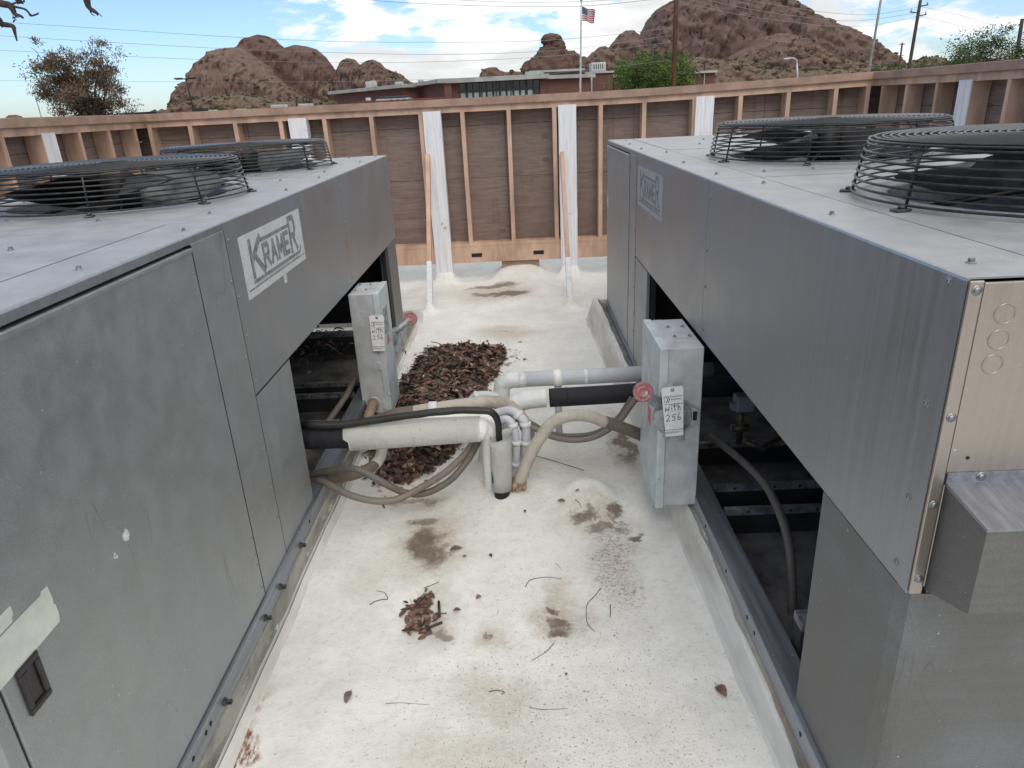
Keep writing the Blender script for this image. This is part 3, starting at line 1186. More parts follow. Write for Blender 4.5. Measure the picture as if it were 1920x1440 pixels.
def rise(x):
    """the top line climbs a little toward the right corner"""
    return .048 * max(0.0, min(1.0, (x - .9) / 2.3)) ** 1.3


COURSES = ((.36, 1.000), (1.003, 1.478), (1.482, 1.66))
fpart('plywood_sheet', M['ply'], lambda m: [m.box(FXL - DEP, FXR + DEP, FY + DEP + .002, FY + DEP + .016, a, b) for a, b in COURSES])
fpart('plywood_sheet', M['ply'], lambda m: [m.box(FXL - DEP - .016, FXL - DEP - .002, -1.0, FY + DEP + .016, a, b) for a, b in COURSES])
fpart('plywood_sheet', M['ply'], lambda m: [m.box(FXR + DEP + .002, FXR + DEP + .016, -1.0, FY + DEP + .016, a, b) for a, b in COURSES])
fpart('light_stop', M['gap'], lambda m: m.box(FXL - DEP, FXR + DEP, FY + DEP + .018, FY + DEP + .024, .3, 1.655))  # unseen sheets added behind the plywood to stop light leaking through joints
fpart('light_stop', M['gap'], lambda m: m.box(FXL - DEP - .024, FXL - DEP - .018, -1.0, FY + DEP, .3, 1.655))
fpart('light_stop', M['gap'], lambda m: m.box(FXR + DEP + .018, FXR + DEP + .024, -1.0, FY + DEP, .3, 1.655))


def toprail(m, x0, x1, y0, y1, z0, z1, n=1):
    """a rail along x that follows the climbing top line"""
    xs_ = [lerp(x0, x1, k / n) for k in range(n + 1)]
    V = [[m.bm.verts.new(p) for p in ((x, y0, z0 + rise(x)), (x, y1, z0 + rise(x)), (x, y1, z1 + rise(x)), (x, y0, z1 + rise(x)))] for x in xs_]
    for a, b in zip(V, V[1:]):
        for q in range(4):
            m.bm.faces.new((a[q], a[(q + 1) % 4], b[(q + 1) % 4], b[q]))
    m.bm.faces.new(V[0])
    m.bm.faces.new(V[-1])


fpart('top_plate', M['tan'], lambda m: toprail(m, FXL - DEP, FXR + DEP, FY, FY + DEP, 1.603, 1.658, 24))
fpart('top_plate', M['tan'], lambda m: m.box(FXL - DEP, FXL, -1.0, FY - .001, 1.601, 1.656, .002))
fpart('top_plate', M['tan'], lambda m: m.box(FXR, FXR + DEP, -1.0, FY - .001, 1.603 + .046, 1.658 + .046, .002))
for nm, x0, x1, y0, y1 in (('a', FXL - DEP, FXR + DEP, FY, FY + DEP), ('b', FXL - DEP + .001, FXL, -1.0, FY - .001), ('c', FXR, FXR + DEP - .001, -1.0, FY - .001)):
    fpart('bottom_plate', M['tan'], lambda m: m.box(x0, x1, y0, y1, .362, .395, .002))
fpart('cap', M['tan_cap'], lambda m: toprail(m, FXL - .2, FXR + .2, FY - .030, FY + .2, 1.6585, 1.722, 24))
fpart('cap', M['tan_cap'], lambda m: m.box(FXL - .2, FXL + .030, -1.0, FY - .032, 1.6565, 1.722, .004))
fpart('cap', M['tan_cap'], lambda m: m.box(FXR - .030, FXR + .2, -1.0, FY - .032, 1.6585 + .046, 1.722 + .044, .004))


def rim(m):
    m.box(FXL, FXR, FY - .004, FY + .034, .205, .361, .003)
    m.box(FXL - .04, FXL - .001, -1.0, FY - .005, .205, .361, .003)
    m.box(FXR + .001, FXR + .04, -1.0, FY - .005, .205, .361, .003)


rb = fpart('rim_board', M['tan'], rim)
for x in (-.428, .185):
    fpart('slot', M['gap'], lambda m: m.box(x - .052, x + .052, FY - .0052, FY - .0042, .258, .296), rb)
    fpart('slot_edge', M['tan_brace'], lambda m: [m.box(x - .058, x + .058, FY - .0062, FY - .0043, .2965, .300), m.box(x - .058, x + .058, FY - .0062, FY - .0043, .2535, .2575)], rb)
for x in (-3.395, -3.016, -2.592, -2.168, -1.760, -1.323, -1.225 + .36, -.478, -.050, .372, .800, 1.200, 1.660, 2.080, 2.515, 2.945, 3.235):
    w = .019
    dx = random.uniform(-.006, .006)
    fpart('stud', M['tan'], lambda m: m.prism([(x - w + dx, FY + .001, .395), (x + w + dx, FY + .001, .395), (x + w, FY + .001, 1.603 + rise(x - w)), (x - w, FY + .001, 1.603 + rise(x - w))], (0, DEP - .002, 0)))
for y in (.4, .84, 1.28, 1.7, 2.14, 2.56, 2.98, 3.4, 3.82, 4.24, 4.6, 4.98, 5.88, 6.316, 6.757):
    fpart('stud', M['tan'], lambda m: m.box(FXL - DEP + .002, FXL - .001, y - .019, y + .019, .395, 1.601, .002))
for y in (.4, .84, 1.28, 1.7, 2.14, 2.56, 2.98, 3.4, 3.82, 4.24, 4.64, 5.07, 5.926, 6.377, 6.793):
    fpart('stud', M['tan'], lambda m: m.box(FXR + .001, FXR + DEP - .002, y - .019, y + .019, .395, 1.648, .002))


def post(cx, cy, w, d, top):
    m = MB()
    n = 24
    pts = []
    rows = []
    for k in range(n + 1):
        z = .06 + (top - .06) * k / n
        j = [.004 * noise.noise(Vector((z * 6, cx * 3 + q, q))) for q in range(4)]
        rows.append([m.bm.verts.new(p) for p in ((cx - w + j[0], cy - d, z), (cx + w + j[1], cy - d, z), (cx + w + j[2], cy + d, z), (cx - w + j[3], cy + d, z))])
    for a, b in zip(rows, rows[1:]):
        for q in range(4):
            m.bm.faces.new((a[q], a[(q + 1) % 4], b[(q + 1) % 4], b[q]))
    m.bm.faces.new(rows[-1])
    return m.build('post', M['white_post'], fence)


for x in (-2.0, -.757, .488, 1.745):
    post(x, 6.968, .082, .055, 1.622 + rise(x))
for sx, py, top in ((-1, 5.475, 1.601), (1, 5.545, 1.648), (-1, 3.2, 1.601), (1, 3.0, 1.648)):
    xf = FXL if sx < 0 else FXR
    lo_, hi_ = sorted((xf + sx * .002, xf + sx * (DEP - .002)))
    pw = fpart('post', M['tan'], lambda m: m.box(lo_, hi_, py - .076, py + .076, .06, top, .003))
    lo_, hi_ = sorted((xf + sx * .0015, xf - sx * .008))
    fpart('coating', M['white_post'], lambda m: m.box(lo_, hi_, py - .079, py + .079, .06, top + .012, .003), pw)
for bx, by, tx in ((-.808, 5.945, -.822), (.415, 5.875, .432)):
    b = Vector((bx, by, .02))
    t_ = Vector((tx, 6.875, 1.262 if bx < 0 else 1.22))
    dd = (t_ - b)
    sp = b + dd * .29
    side = Vector((.038, 0, 0))
    nn = dd.cross(side).normalized() * .062
    m = MB()
    m.obox(sp - side / 2, side, nn, t_ - sp, .002)
    br = m.build('brace', M['tan_brace'], fence)
    m = MB()
    side2 = Vector((.046, 0, 0))
    nn2 = nn.normalized() * .07
    m.obox(b - side2 / 2 - nn.normalized() * .004, side2, nn2, (sp - b) * 1.02, .004)
    m.build('coated_foot', M['white_post'], br)
fpart('bearing_block', M['foam_tan'], lambda m: m.box(-.185, .19, 6.975, 7.2, .13, .2045, .006))

# ================================================================== DISCONNECT BOXES


def disconnect(label, x_in, x_out, y_near, y_far, z0, z1, handle_near):
    """box on the face of a unit; the lid is the side toward the walkway"""
    root = thing('disconnect_box', label, 'electrical box', ((x_in + x_out) / 2, (y_near + y_far) / 2, z0), 'switch boxes on the unit fronts')
    sg = 1 if x_out > x_in else -1           # direction of the walkway
    lo, hi = min(x_in, x_out - sg * .03), max(x_in, x_out - sg * .03)
    m = MB()
    m.box(lo, hi, y_near, y_far, z0, z1, .003)
    for q in (.018, .030, .040):          # ribbed shoulder next to the lid
        a = x_out - sg * (.03 + q)
        m.box(min(a, a + sg * .004), max(a, a + sg * .004), y_near + .004, y_far - .004, z1, z1 + .004 - q * .05)
    body = m.build('body', M['galv_box'], root)
    m = MB()
    a, b = sorted((x_out - sg * .032, x_out))
    m.box(a, b, y_near - .006, y_far + .006, z0 - .008, z1 + .003, .003)
    lid = m.build('lid', M['galv_lid'], root)
    m = MB()
    cx = x_in + sg * .055
    m.box(cx - .036, cx + .036, (y_near + y_far) / 2 - .07, (y_near + y_far) / 2 + .07, z1, z1 + .0035, .001)
    pl = m.build('top_plate', M['galv_box'], body)
    for dx in (-.028, .028):
        for dy in (-.06, .06):
            o = inst('screw', SC_HEX, pl, Vector((cx + dx, (y_near + y_far) / 2 + dy, z1 + .0035)) - root.location)
    # hinges and catch on the near side
    m = MB()
    for z in (z1 - .16,) if handle_near else (z1 - .40, z0 + .05):
        m.box(*sorted((x_out - sg * .048, x_out - sg * .030)), y_near - .009, y_near - .001, z - .022, z + .022, .002)
    m.tube([(x_out - sg * .012, y_near - .008, z0 + .125), (x_out - sg * .004, y_near - .020, z0 + .122), (x_out + sg * .006, y_near - .018, z0 + .112), (x_out + sg * .004, y_near - .009, z0 + .104)], .003, 8)
    m.build('hinge', M['galv_box'], root)
    # knockout rings at the foot
    kc = Vector((x_in + sg * .062, y_near - .0004, z0 + .07))
    for r in (.034, .020):
        m = MB()
        m.tube([kc + Vector((r * math.cos(2 * PI * i / 32), 0, r * math.sin(2 * PI * i / 32))) for i in range(32)], .0011, 5, True)
        m.build('knockout', M['galv_box'], body)
    # switch handle: disc plate, arm and round red knob
    ys = y_near - .007 if handle_near else y_far + .007
    sy = -1 if handle_near else 1
    hx = x_out - sg * .052
    hz = z1 - .265 if handle_near else z1 - .33
    m = MB()
    m.lathe([(0, -.004), (.074, -.004), (.074, .006), (.066, .012), (0, .014)], 36, (hx, ys, hz), (0, sy, 0))
    # eared bracket with its slot
    e0 = Vector((hx - sg * .045, ys, hz))
    m.prism([e0 + Vector((0, 0, .056)), e0 + Vector((-sg * .052, 0, .022)), e0 + Vector((-sg * .060, 0, 0)), e0 + Vector((-sg * .048, 0, -.028)), e0 + Vector((0, 0, -.060))], (0, sy * .007, 0))
    m.box(hx - sg * .034 - .012, hx - sg * .034 + .012, *sorted((ys, ys + sy * .02)), hz - .095, hz - .06, .003)
    m.box(hx + sg * .022 - .010, hx + sg * .022 + .010, *sorted((ys, ys + sy * .022)), hz - .085, hz - .045, .003)
    if not handle_near:
        m.box(hx - .01, hx + .055, *sorted((ys, ys + sy * .045)), hz - .11, hz + .03, .006)
        m.prism([(hx + .05, ys + sy * .01, hz - .09), (hx + .10, ys + sy * .01, hz - .09), (hx + .10, ys + sy * .01, hz - .02), (hx + .06, ys + sy * .01, hz + .05), (hx + .05, ys + sy * .01, hz + .05)], (0, sy * .03, 0))
    handle = m.build('switch_handle', M['grey_cast'], root)
    m = MB()
    so = Vector((hx - sg * .083, ys + sy * .0075, hz))
    m.obox(so + Vector((-.008, 0, -.018)), (.016, 0, 0), (0, sy * .0012, 0), (0, 0, .036), .0)
    m.build('slot', M['gap'], handle)
    kp = Vector((x_out + sg * (.066 if handle_near else .105), ys + sy * .035, hz + (.118 if handle_near else .10)))
    m = MB()
    m.tube([(hx + sg * (.048 if handle_near else .02), ys + sy * .010, hz + (.05 if handle_near else .02)), (hx + sg * .085, ys + sy * .022, hz + (.085 if handle_near else .045)), kp], [.022, .020, .017], 12)
    m.build('arm', M['grey_cast'], handle)
    m = MB()
    kd = Vector((0, -1, .22)).normalized()
    R0 = .036 if handle_near else .037
    m.lathe([(0, -.026), (.016, -.026), (.022, -.016), (R0, -.008), (R0 * 1.04, .004), (R0 * .95, .011), (R0 * .84, .012), (R0 * .78, .008), (R0 * .60, .008), (R0 * .55, .011), (R0 * .46, .012), (R0 * .40, .009), (0, .009)], 36, kp, kd)
    m.build('knob', M['pink'], handle)
    return root, body, lid


bxR, bodyR, lidR = disconnect('grey steel switch box on the right unit, its red knob beside the black pipe', .652, .492, 2.413, 2.775, .145, .802, True)
bxL, bodyL, lidL = disconnect('grey steel switch box on the left unit, its red knob above the white roof', -.908, -.748, 3.586, 3.850, .083, .764, False)
# worn stickers on the far box's lid
m = MB()
m.prism([(-.7475, 3.66, .455), (-.7475, 3.70, .515), (-.7475, 3.75, .455)], (.0008, 0, 0))
m.build('sticker', M['red_mark'], lidL)
m = MB()
m.box(-.7477, -.7469, 3.645, 3.765, .52, .66)
m.build('sticker', plain('weathered_grey_decal', (.30, .33, .34, 1), .6, 0, .3, 25), lidL)
m = MB()
m.tube(catmull([(-.83, 3.5845, .655), (-.845, 3.5845, .672), (-.865, 3.5845, .668), (-.87, 3.5845, .655), (-.85, 3.5845, .642), (-.83, 3.5845, .662), (-.79, 3.5845, .668)], 6), .0010, 5)
m.build('scratch', M['white_metal'], bodyL)
m = MB()
m.box(.494 - .0025, .494 - .0017, 2.55, 2.62, .43, .50)
m.build('sticker', M['red_mark'], lidR)

# ------------------------------------------------------------------ paper tags


def paper_tag(label, O, W, H, tilt, lean):
    """O: middle of the top edge; hangs in a plane facing the viewer's side of the box"""
    root = thing('paper_tag', label, 'tag', O, 'white tags on the switch boxes')
    N = Vector((0, -1, 0))
    U = Vector((math.cos(tilt), 0, math.sin(tilt)))
    V = Vector((-math.sin(tilt), lean, math.cos(tilt))).normalized()
    N = U.cross(V)
    P = lambda u, v, n=0: O + U * (u - W / 2) + V * (v - H) + N * n
    c = .010
    m = MB()
    pts = []
    for (cx, cy, a0) in ((c, c * .3, PI), (W - c, c * .3, 1.5 * PI), (W - c, H - c, 0), (c, H - c, .5 * PI)):
        rad = c * .3 if cy < c else c
        for k in range(5):
            a = a0 + k * PI / 8
            pts.append(P(cx + rad * math.cos(a), cy + rad * math.sin(a)))
    m.prism(pts, N * .0008)
    m.build('card', M['paper'], root)
    m = MB()
    m.lathe([(.0028, 0), (.007, 0), (.007, .0008), (.0028, .0008)], 16, P(W * .5, H - .013, .0009), N)
    m.build('eyelet', M['pink' if tilt > 0 else 'zinc_dull'], root)
    m = MB()
    for k in range(3):                       # three chevrons, the first broken into dashes
        u = .008 + k * .0068
        v = H - .047
        if k == 0:
            strokes(m, [[(u, v + .009), (u + .0025, v + .005)], [(u + .001, v - .001), (u + .001, v - .002)], [(u + .0025, v - .007), (u, v - .011)]], P(0, 0, .0009), U, V, N, .0026)
        else:
            strokes(m, [[(u, v + .012), (u + .0072, v - .001), (u, v - .014)]], P(0, 0, .0009), U, V, N, .0026)
    m.build('logo', M['ink'], root)
    m = MB()
    strokes(m, [[(.006, H - .068), (W - .004, H - .068)]], P(0, 0, .0009), U, V, N, .0014)
    strokes(m, [[(.030, H - .0735), (.046, H - .0735)]], P(0, 0, .0009), U, V, N, .0009)
    m.build('ruled_line', M['ink'], root)
    m = MB()
    strokes(m, [[(.004, .026), (W - .006, .026)]], P(0, 0, .0009), U, V, N, .0014)
    for k, vv in enumerate((.018, .0135)):
        for q in range(15 - 3 * k):
            strokes(m, [[(.005 + q * .0044, vv), (.005 + q * .0044 + .0025 + .0008 * ((q * 3) % 2), vv)]], P(0, 0, .0009), U, V, N, .0013)
    m.build('printing', M['ink'], root)
    for i, w in enumerate(('Revolution', 'Auctions')):
        me = text_mesh(w, .0108)
        me.materials.append(M['ink'])
        o = D.objects.new('printed_words', me)
        col.objects.link(o)
        o.parent = root
        q = P(.0525, H - .041 - .0115 * i, .0009) - root.location
        o.matrix_local = Matrix.Translation(q) @ Matrix((U, V, N)).transposed().to_4x4()
    m = MB()
    hw = []
    s = W / .078
    # handwritten: with / 256
    hw += [[(.010, .128), (.0115, .113), (.0165, .124), (.021, .114), (.025, .131)]]
    hw += [[(.0325, .127), (.0335, .114)], [(.0325, .1345), (.0330, .1355)]]
    hw += [[(.0435, .141), (.0445, .116), (.0475, .114)], [(.038, .129), (.050, .131)]]
    hw += [[(.0555, .142), (.0560, .114)], [(.056, .124), (.0605, .130), (.0635, .127), (.0640, .114)]]
    hw += [[(.014, .094), (.0185, .099), (.0225, .096), (.0215, .088), (.013, .0735), (.0255, .0755)]]
    hw += [[(.0475, .100), (.0370, .0985), (.0355, .0895), (.0425, .0900), (.0450, .0820), (.0395, .0740), (.0345, .0765)]]
    hw += [[(.0630, .1035), (.0565, .0925), (.0555, .0790), (.0600, .0745), (.0655, .0790), (.0640, .0865), (.0565, .0835)]]
    hr = random.Random(int(O.x * 1000))
    hw = [[(x * (1 + sk) + hr.gauss(0, .0007), y + dy + hr.gauss(0, .0007)) for x, y in l] for l in hw for sk, dy in ((hr.uniform(-.03, .03), hr.uniform(-.002, .002)),)]
    strokes(m, [[(x * s, y - .012) for x, y in l] for l in hw], P(0, 0, .0009), U, V, N, .0021)
    m.build('handwriting', M['ink'], root)
    m = MB()
    pk = P(W * .5, H - .013, .0012)
    m.tube([pk, pk + V * .012 + N * .002, pk + V * .03 - N * .004], .0009, 6)
    m.build('string', M['white_metal'], root)
    return root


paper_tag('white paper tag reading with 256, hanging on the right hand switch box', Vector((.533, 2.378, .668)), .080, .196, R(4), .05)
paper_tag('white paper tag reading with 256, hanging on the left hand switch box', Vector((-.768, 3.570, .652)), .078, .196, R(-2.5), .04)

# ================================================================== PIPES AND HOSES


def W_(seq, y=None):
    """(px, py, depth) triples -> points; depth is the distance along the walkway"""
    return [wp(q[0], q[1], y=(q[2] if len(q) > 2 else y)) for q in seq]


def pipe(name, label, cat, pts, r, mat, n=8, seg=16, smooth=True, group=None):
    m = MB()
    P = catmull(pts, n) if smooth else pts
    if isinstance(r, (list, tuple)):
        k = len(P) - 1
        rr_ = []
        for i in range(len(P)):
            t = i / k * (len(r) - 1)
            a = min(int(t), len(r) - 2)
            rr_.append(lerp(r[a], r[a + 1], t - a))
        r = rr_
    if not isinstance(r, list):
        r = [r] * len(P)
    sd_ = P[0].x * 9
    r = [q * (1 + .055 * noise.noise(Vector((i * .9, sd_, 0)))) for i, q in enumerate(r)]
    P = [p + noise.noise_vector(p * 14) * .0018 for p in P]
    m.tube(P, r, seg)
    o = m.build(name, mat)
    if label:
        tag(o, label, cat, group)
    return o


# broad white jacketed drain pipe, elbow, standpipe with a black end
YP = 2.74
root = thing('drain_pipe', 'broad white jacketed pipe turning down into a white standpipe at the walkway centre', 'pipe', (-.12, YP, .08))
zc = .372
m = MB()
xl = -.770
sec = []
rng = random.Random(5)
P0 = Vector((xl, YP, .352))
P1 = Vector((-.203, YP, .360))
# open-ended jacket with a torn lip
seg = 28
rows = []
for i, t in enumerate([0, .03, .25, .5, .75, .985, 1.0]):
    c = P0.lerp(P1, t)
    r = lerp(.066, .056, t)
    row = []
    for k in range(seg):
        a = 2 * PI * k / seg
        dx = 0
        if i == 0:
            dx = (-.012 if math.sin(a) > .1 else .008) + .006 * noise.noise(Vector((a * 2, 1, 0)))
        row.append(m.bm.verts.new(c + Vector((dx, r * math.cos(a), r * math.sin(a)))))
    rows.append(row)
for a, b in zip(rows, rows[1:]):
    for k in range(seg):
        f = m.bm.faces.new((a[k], a[(k + 1) % seg], b[(k + 1) % seg], b[k]))
        f.smooth = True
bmesh.ops.solidify(m.bm, geom=m.bm.faces[:], thickness=.004)
m.build('jacket', M['pvc_clean'], root)
m = MB()
m.tube(catmull([(-.225, YP, .360), (-.198, YP + .006, .356), (-.172, YP + .02, .335), (-.160, YP + .035, .285), (-.160, YP + .05, .15), (-.160, YP + .05, .02)], 8), [.0525] * 9 + [.049, .047] + [.045] * 30, 24)
m.build('elbow', M['pvc'], root)
m = MB()
rows = []
for i, z in enumerate((.347, .335, .30, .22, .15, .088)):
    c = Vector((lerp(-.1125, -.124, i / 5), 2.70, z))
    r = lerp(.048, .0455, i / 5)
    row = []
    for k in range(seg):
        a = 2 * PI * k / seg
        dz = 0
        if i == 0:
            dz = .024 * math.cos(a) - .004 + .004 * noise.noise(Vector((a * 3, 5, 0)))
        row.append(m.bm.verts.new(c + Vector((r * math.cos(a), r * math.sin(a), dz))))
    rows.append(row)
for a, b in zip(rows, rows[1:]):
    for k in range(seg):
        f = m.bm.faces.new((a[k], a[(k + 1) % seg], b[(k + 1) % seg], b[k]))
        f.smooth = True
bmesh.ops.solidify(m.bm, geom=m.bm.faces[:], thickness=.004)
stand = m.build('standpipe', M['pvc'], root)
m = MB()
m.tube([(-.120, 2.70, .30), (-.124, 2.695, .0)], .034, 16)
m.build('inner_pipe', M['foam_black'], root)
m = MB()
green = plain('green_paint_mark', (.08, .26, .17, 1), .6, 0, .2, 60)
pts = []
for zz, a0, a1 in ((.185, 3.62, 3.72), (.165, 3.62, 3.85), (.145, 3.62, 3.95), (.128, 3.66, 3.86)):
    pts.append([Vector((-.121 + .0478 * math.cos(a0 + (a1 - a0) * q / 4), 2.70 + .0478 * math.sin(a0 + (a1 - a0) * q / 4), zz)) for q in range(5)])
for a, b in zip(pts, pts[1:]):
    for q in range(4):
        m.poly([a[q], a[q + 1], b[q + 1], b[q]])
bmesh.ops.solidify(m.bm, geom=m.bm.faces[:], thickness=.0006)
m.build('paint_mark', green, stand)

# black insulated pipe running on from the jacket into the left unit
pipe('insulated_pipe', 'thick black insulated pipe running from the torn white jacket into the left unit', 'pipe', [(-.70, YP, .353), (-.85, YP, .356), (-1.0, YP, .36), (-1.25, YP, .36)], .056, M['foam_black'])
# thin black hose over the jacket, dropping into the standpipe
pipe('hose', 'thin black hose lying along the broad white pipe and dipping into its standpipe', 'hose',
     [(-1.15, 2.72, .44), (-.98, 2.72, .43)] + W_([(585, 797, 2.70), (650, 795, 2.70), (750, 781, 2.70), (850, 770, 2.70), (905, 770, 2.70), (925, 776, 2.70), (934, 795, 2.70), (936, 825, 2.70)]) + [Vector((-.113, 2.702, .16))],
     [.0165, .0165, .016, .0145, .0125], M['black_hose'])
# second standpipe behind and long insulated line
pipe('insulated_pipe', 'beige insulated line arching behind the thin black hose and broad white jacket', 'pipe',
     W_([(965, 850, 3.02), (990, 825, 3.03), (984, 795, 3.05), (960, 765, 3.06), (925, 754, 3.06), (860, 760, 3.06), (800, 769, 3.06), (775, 773, 3.06)]), .031, M['foam_beige'])
pipe('insulated_pipe', 'dark brown weathered stretch of insulation emerging beneath the left switch box', 'pipe',
     W_([(778, 773, 3.06), (740, 779, 3.06), (700, 792, 3.08), (640, 806, 3.1), (600, 815, 3.1)]), .033, M['foam_brown'])
# tapered white boots seen left of the standpipe
m = MB()
m.lathe([(.060, 0), (.045, .05), (.032, .14), (.024, .24), (.022, .30)], 20, (-.195, 3.02, .04))
tag(m.build('pipe_boot', M['pvc_coat']), 'tapered grey white pipe boot rising from the roof just left of the standpipe', 'pipe boot')
m = MB()
m.tube(catmull([(-.150, 2.90, .03), (-.152, 2.90, .2), (-.157, 2.92, .26), (-.175, 2.94, .31), (-.25, 2.94, .322), (-.42, 2.94, .318), (-.6, 2.94, .29)], 8), .035, 18)
tag(m.build('insulated_pipe', M['pvc']), 'white coated pipe bending left just behind the broad white jacket', 'pipe')
# small white pipes with elbows right of the standpipe


def elbow_pipe(label, pts, r):
    m = MB()
    P = catmull(pts, 8)
    m.tube(P, r, 14)
    o = m.build('small_pipe', M['pvc_grey'])
    tag(o, label, 'pipe', 'small white pipes by the standpipe')
    for q in (2, 3, 4):
        if q < len(pts) - 1:
            o2 = MB()
            a = Vector(pts[q])
            d = (Vector(pts[q + 1]) - Vector(pts[q])).normalized()
            o2.tube([a - d * .010, a - d * .008, a + d * .008, a + d * .010], [r * 1.02, r * 1.3, r * 1.3, r * 1.02], 14)
            c = o2.build('fitting', M['pvc_coat'], base=o.location)
            c.location = (0, 0, 0)
            c.parent = o
    return o


elbow_pipe('small white pipe with a looping elbow, right of the standpipe and nearest the tan hose', W_([(930, 775, 2.96), (955, 770, 2.93), (972, 778, 2.90), (985, 795, 2.88), (986, 830, 2.88), (984, 880, 2.88), (982, 915, 2.88)]), .0205)
elbow_pipe('small white pipe squeezed between the standpipe and the looping elbow', W_([(935, 790, 2.90), (950, 786, 2.88), (962, 798, 2.86), (968, 830, 2.85), (967, 870, 2.85), (964, 905, 2.85)]), .0175)
elbow_pipe('small white elbow standing in front of the leaf pile', W_([(935, 745, 3.32), (915, 741, 3.32), (895, 742, 3.32), (884, 752, 3.32), (880, 775, 3.32), (878, 805, 3.32)]), .0215)
# grey pipe and black insulated pipe to the right unit
root = thing('grey_pipe', 'grey painted pipe with a strap crossing to the right unit, elbow at its left end', 'pipe', (0, 3.35, 0))
m = MB()
m.tube([(-.075, 3.35, .341), (.32, 3.35, .342), (.95, 3.35, .350)], .0395, 22)
m.build('straight_run', M['pvc_grey'], root)
m = MB()
m.tube(catmull([(-.035, 3.35, .341), (-.075, 3.35, .340), (-.108, 3.35, .325), (-.124, 3.35, .285), (-.126, 3.35, .10), (-.126, 3.35, -.01)], 8), .0425, 22)
m.build('elbow', M['pvc_coat'], root)
m = MB()
m.tube([(-.040, 3.35, .341), (.004, 3.35, .341)], .0412, 22)
m.build('coupling', M['pvc_coat'], root)
m = MB()
m.tube([(.30, 3.35, .342), (.318, 3.35, .342)], .0408, 22)
m.build('coupling', M['pvc'], root)
st = MB()
st.tube([(.142, 3.35, .3415), (.188, 3.35, .3415)], .0425, 22)
so = st.build('strap', M['pvc_clean'], root)
st = MB()
st.tube([(.165, 3.35, .30), (.166, 3.35, .01)], .0185, 14)
st.build('support_stub', M['pvc_grey'], so)
m = MB()
rows = W_([(1030, 746, 3.12), (1100, 742, 3.12), (1150, 739, 3.12), (1205, 735, 3.12)]) + [Vector((.75, 3.12, .345)), Vector((1.05, 3.12, .345))]
m.tube(catmull(rows, 6), .0455, 20)
bo = tag(m.build('insulated_pipe', M['foam_black']), 'black insulated pipe ending behind the right switch box', 'pipe')
m = MB()
c = wp(1062, 744, y=3.12)
m.tube([c - Vector((.003, 0, 0)), c + Vector((.003, 0, 0))], .0468, 20)
q = m.build('tape_seam', M['gap'], base=bo.location)
q.location = (0, 0, 0)
q.parent = bo
pipe('insulated_pipe', 'stubby white coated pipe joint on the left end of the black insulated pipe', 'pipe',
     W_([(1024, 746, 3.12), (1000, 748, 3.12), (980, 752, 3.12), (962, 764, 3.12), (955, 800, 3.12), (955, 850, 3.12)]), [.0465, .046, .046, .044, .04, .038], M['pvc_coat'], seg=20)
# tan hose from the foot of the standpipe to the right box
pipe('insulated_pipe', 'stiff tan insulated hose rising from the roof and arching right to the switch box', 'hose',
     W_([(966, 930, 2.73), (972, 905, 2.73), (990, 862, 2.73), (1010, 825, 2.73), (1035, 793, 2.73), (1070, 779, 2.74), (1105, 781, 2.76), (1135, 791, 2.78)]), [.0245, .0265, .026, .026, .0255], M['foam_beige'], seg=18)
pipe('insulated_pipe', 'brown taped end of the tan hose, entering behind the right switch box', 'hose',
     W_([(1133, 790, 2.78), (1165, 801, 2.80), (1200, 815, 2.83), (1225, 826, 2.86)]), .0268, M['foam_brown'], seg=18)
m = MB()
for k in range(26):
    a = random.uniform(0, 2 * PI)
    b = Vector((-.058 + .032 * math.cos(a), 2.73 + .03 * math.sin(a), .085))
    m.blob(b + Vector((0, 0, random.uniform(-.012, .022))), random.uniform(.006, .016), 1, .5, 2, k)
tag(m.build('foam_collar', M['foam_tan']), 'crumbly tan sealant round the foot of the tan hose', 'sealant')
# sagging conduits, right
for nm, seq, y, r, mt in (('greyer upper one of the two thin conduits sagging toward the right switch box', [(968, 785), (995, 793), (1030, 812), (1075, 817), (1115, 812), (1150, 792), (1172, 765), (1185, 745)], 2.98, .0115, 'cable_grey'),
                          ('paler lower one of the two thin conduits sagging toward the right switch box', [(975, 800), (1000, 803), (1040, 820), (1085, 825), (1125, 815), (1160, 790), (1185, 758), (1198, 738)], 2.95, .0135, 'cable_tan')):
    pipe('conduit', nm, 'conduit', W_([(a, b, y) for a, b in seq]), r, M[mt], group='sagging conduits on the right')
# looping conduits, left
pipe('conduit', 'grey brown conduit looping from beneath the left unit up behind the broad white pipe', 'conduit',
     W_([(575, 893, 2.75), (610, 884, 2.68), (645, 879, 2.62), (675, 882, 2.58), (715, 903, 2.56), (760, 924, 2.58), (800, 924, 2.62), (845, 900, 2.68), (875, 865, 2.74), (892, 838, 2.80), (900, 815, 2.84), (905, 790, 2.86)]), .0148, M['cable_grey'], group='looping conduits on the left')
pipe('conduit', 'browner lower conduit sagging from beneath the left unit toward the white pipe', 'conduit',
     W_([(575, 900, 2.75), (605, 903, 2.66), (640, 921, 2.58), (690, 938, 2.54), (740, 937, 2.55), (790, 914, 2.60), (835, 886, 2.68), (868, 855, 2.76), (885, 832, 2.82), (895, 805, 2.86)]), .0148, M['cable_tan'], group='looping conduits on the left')
pipe('conduit', 'reddish brown insulated pipe bending out low beneath the left unit', 'pipe',
     W_([(570, 893, 2.80), (600, 896, 2.76), (645, 893, 2.73), (680, 884, 2.74), (705, 870, 2.80), (716, 850, 2.88), (720, 825, 2.95)]), [.026, .028, .026, .0235, .0235, .0235], M['foam_brown'])
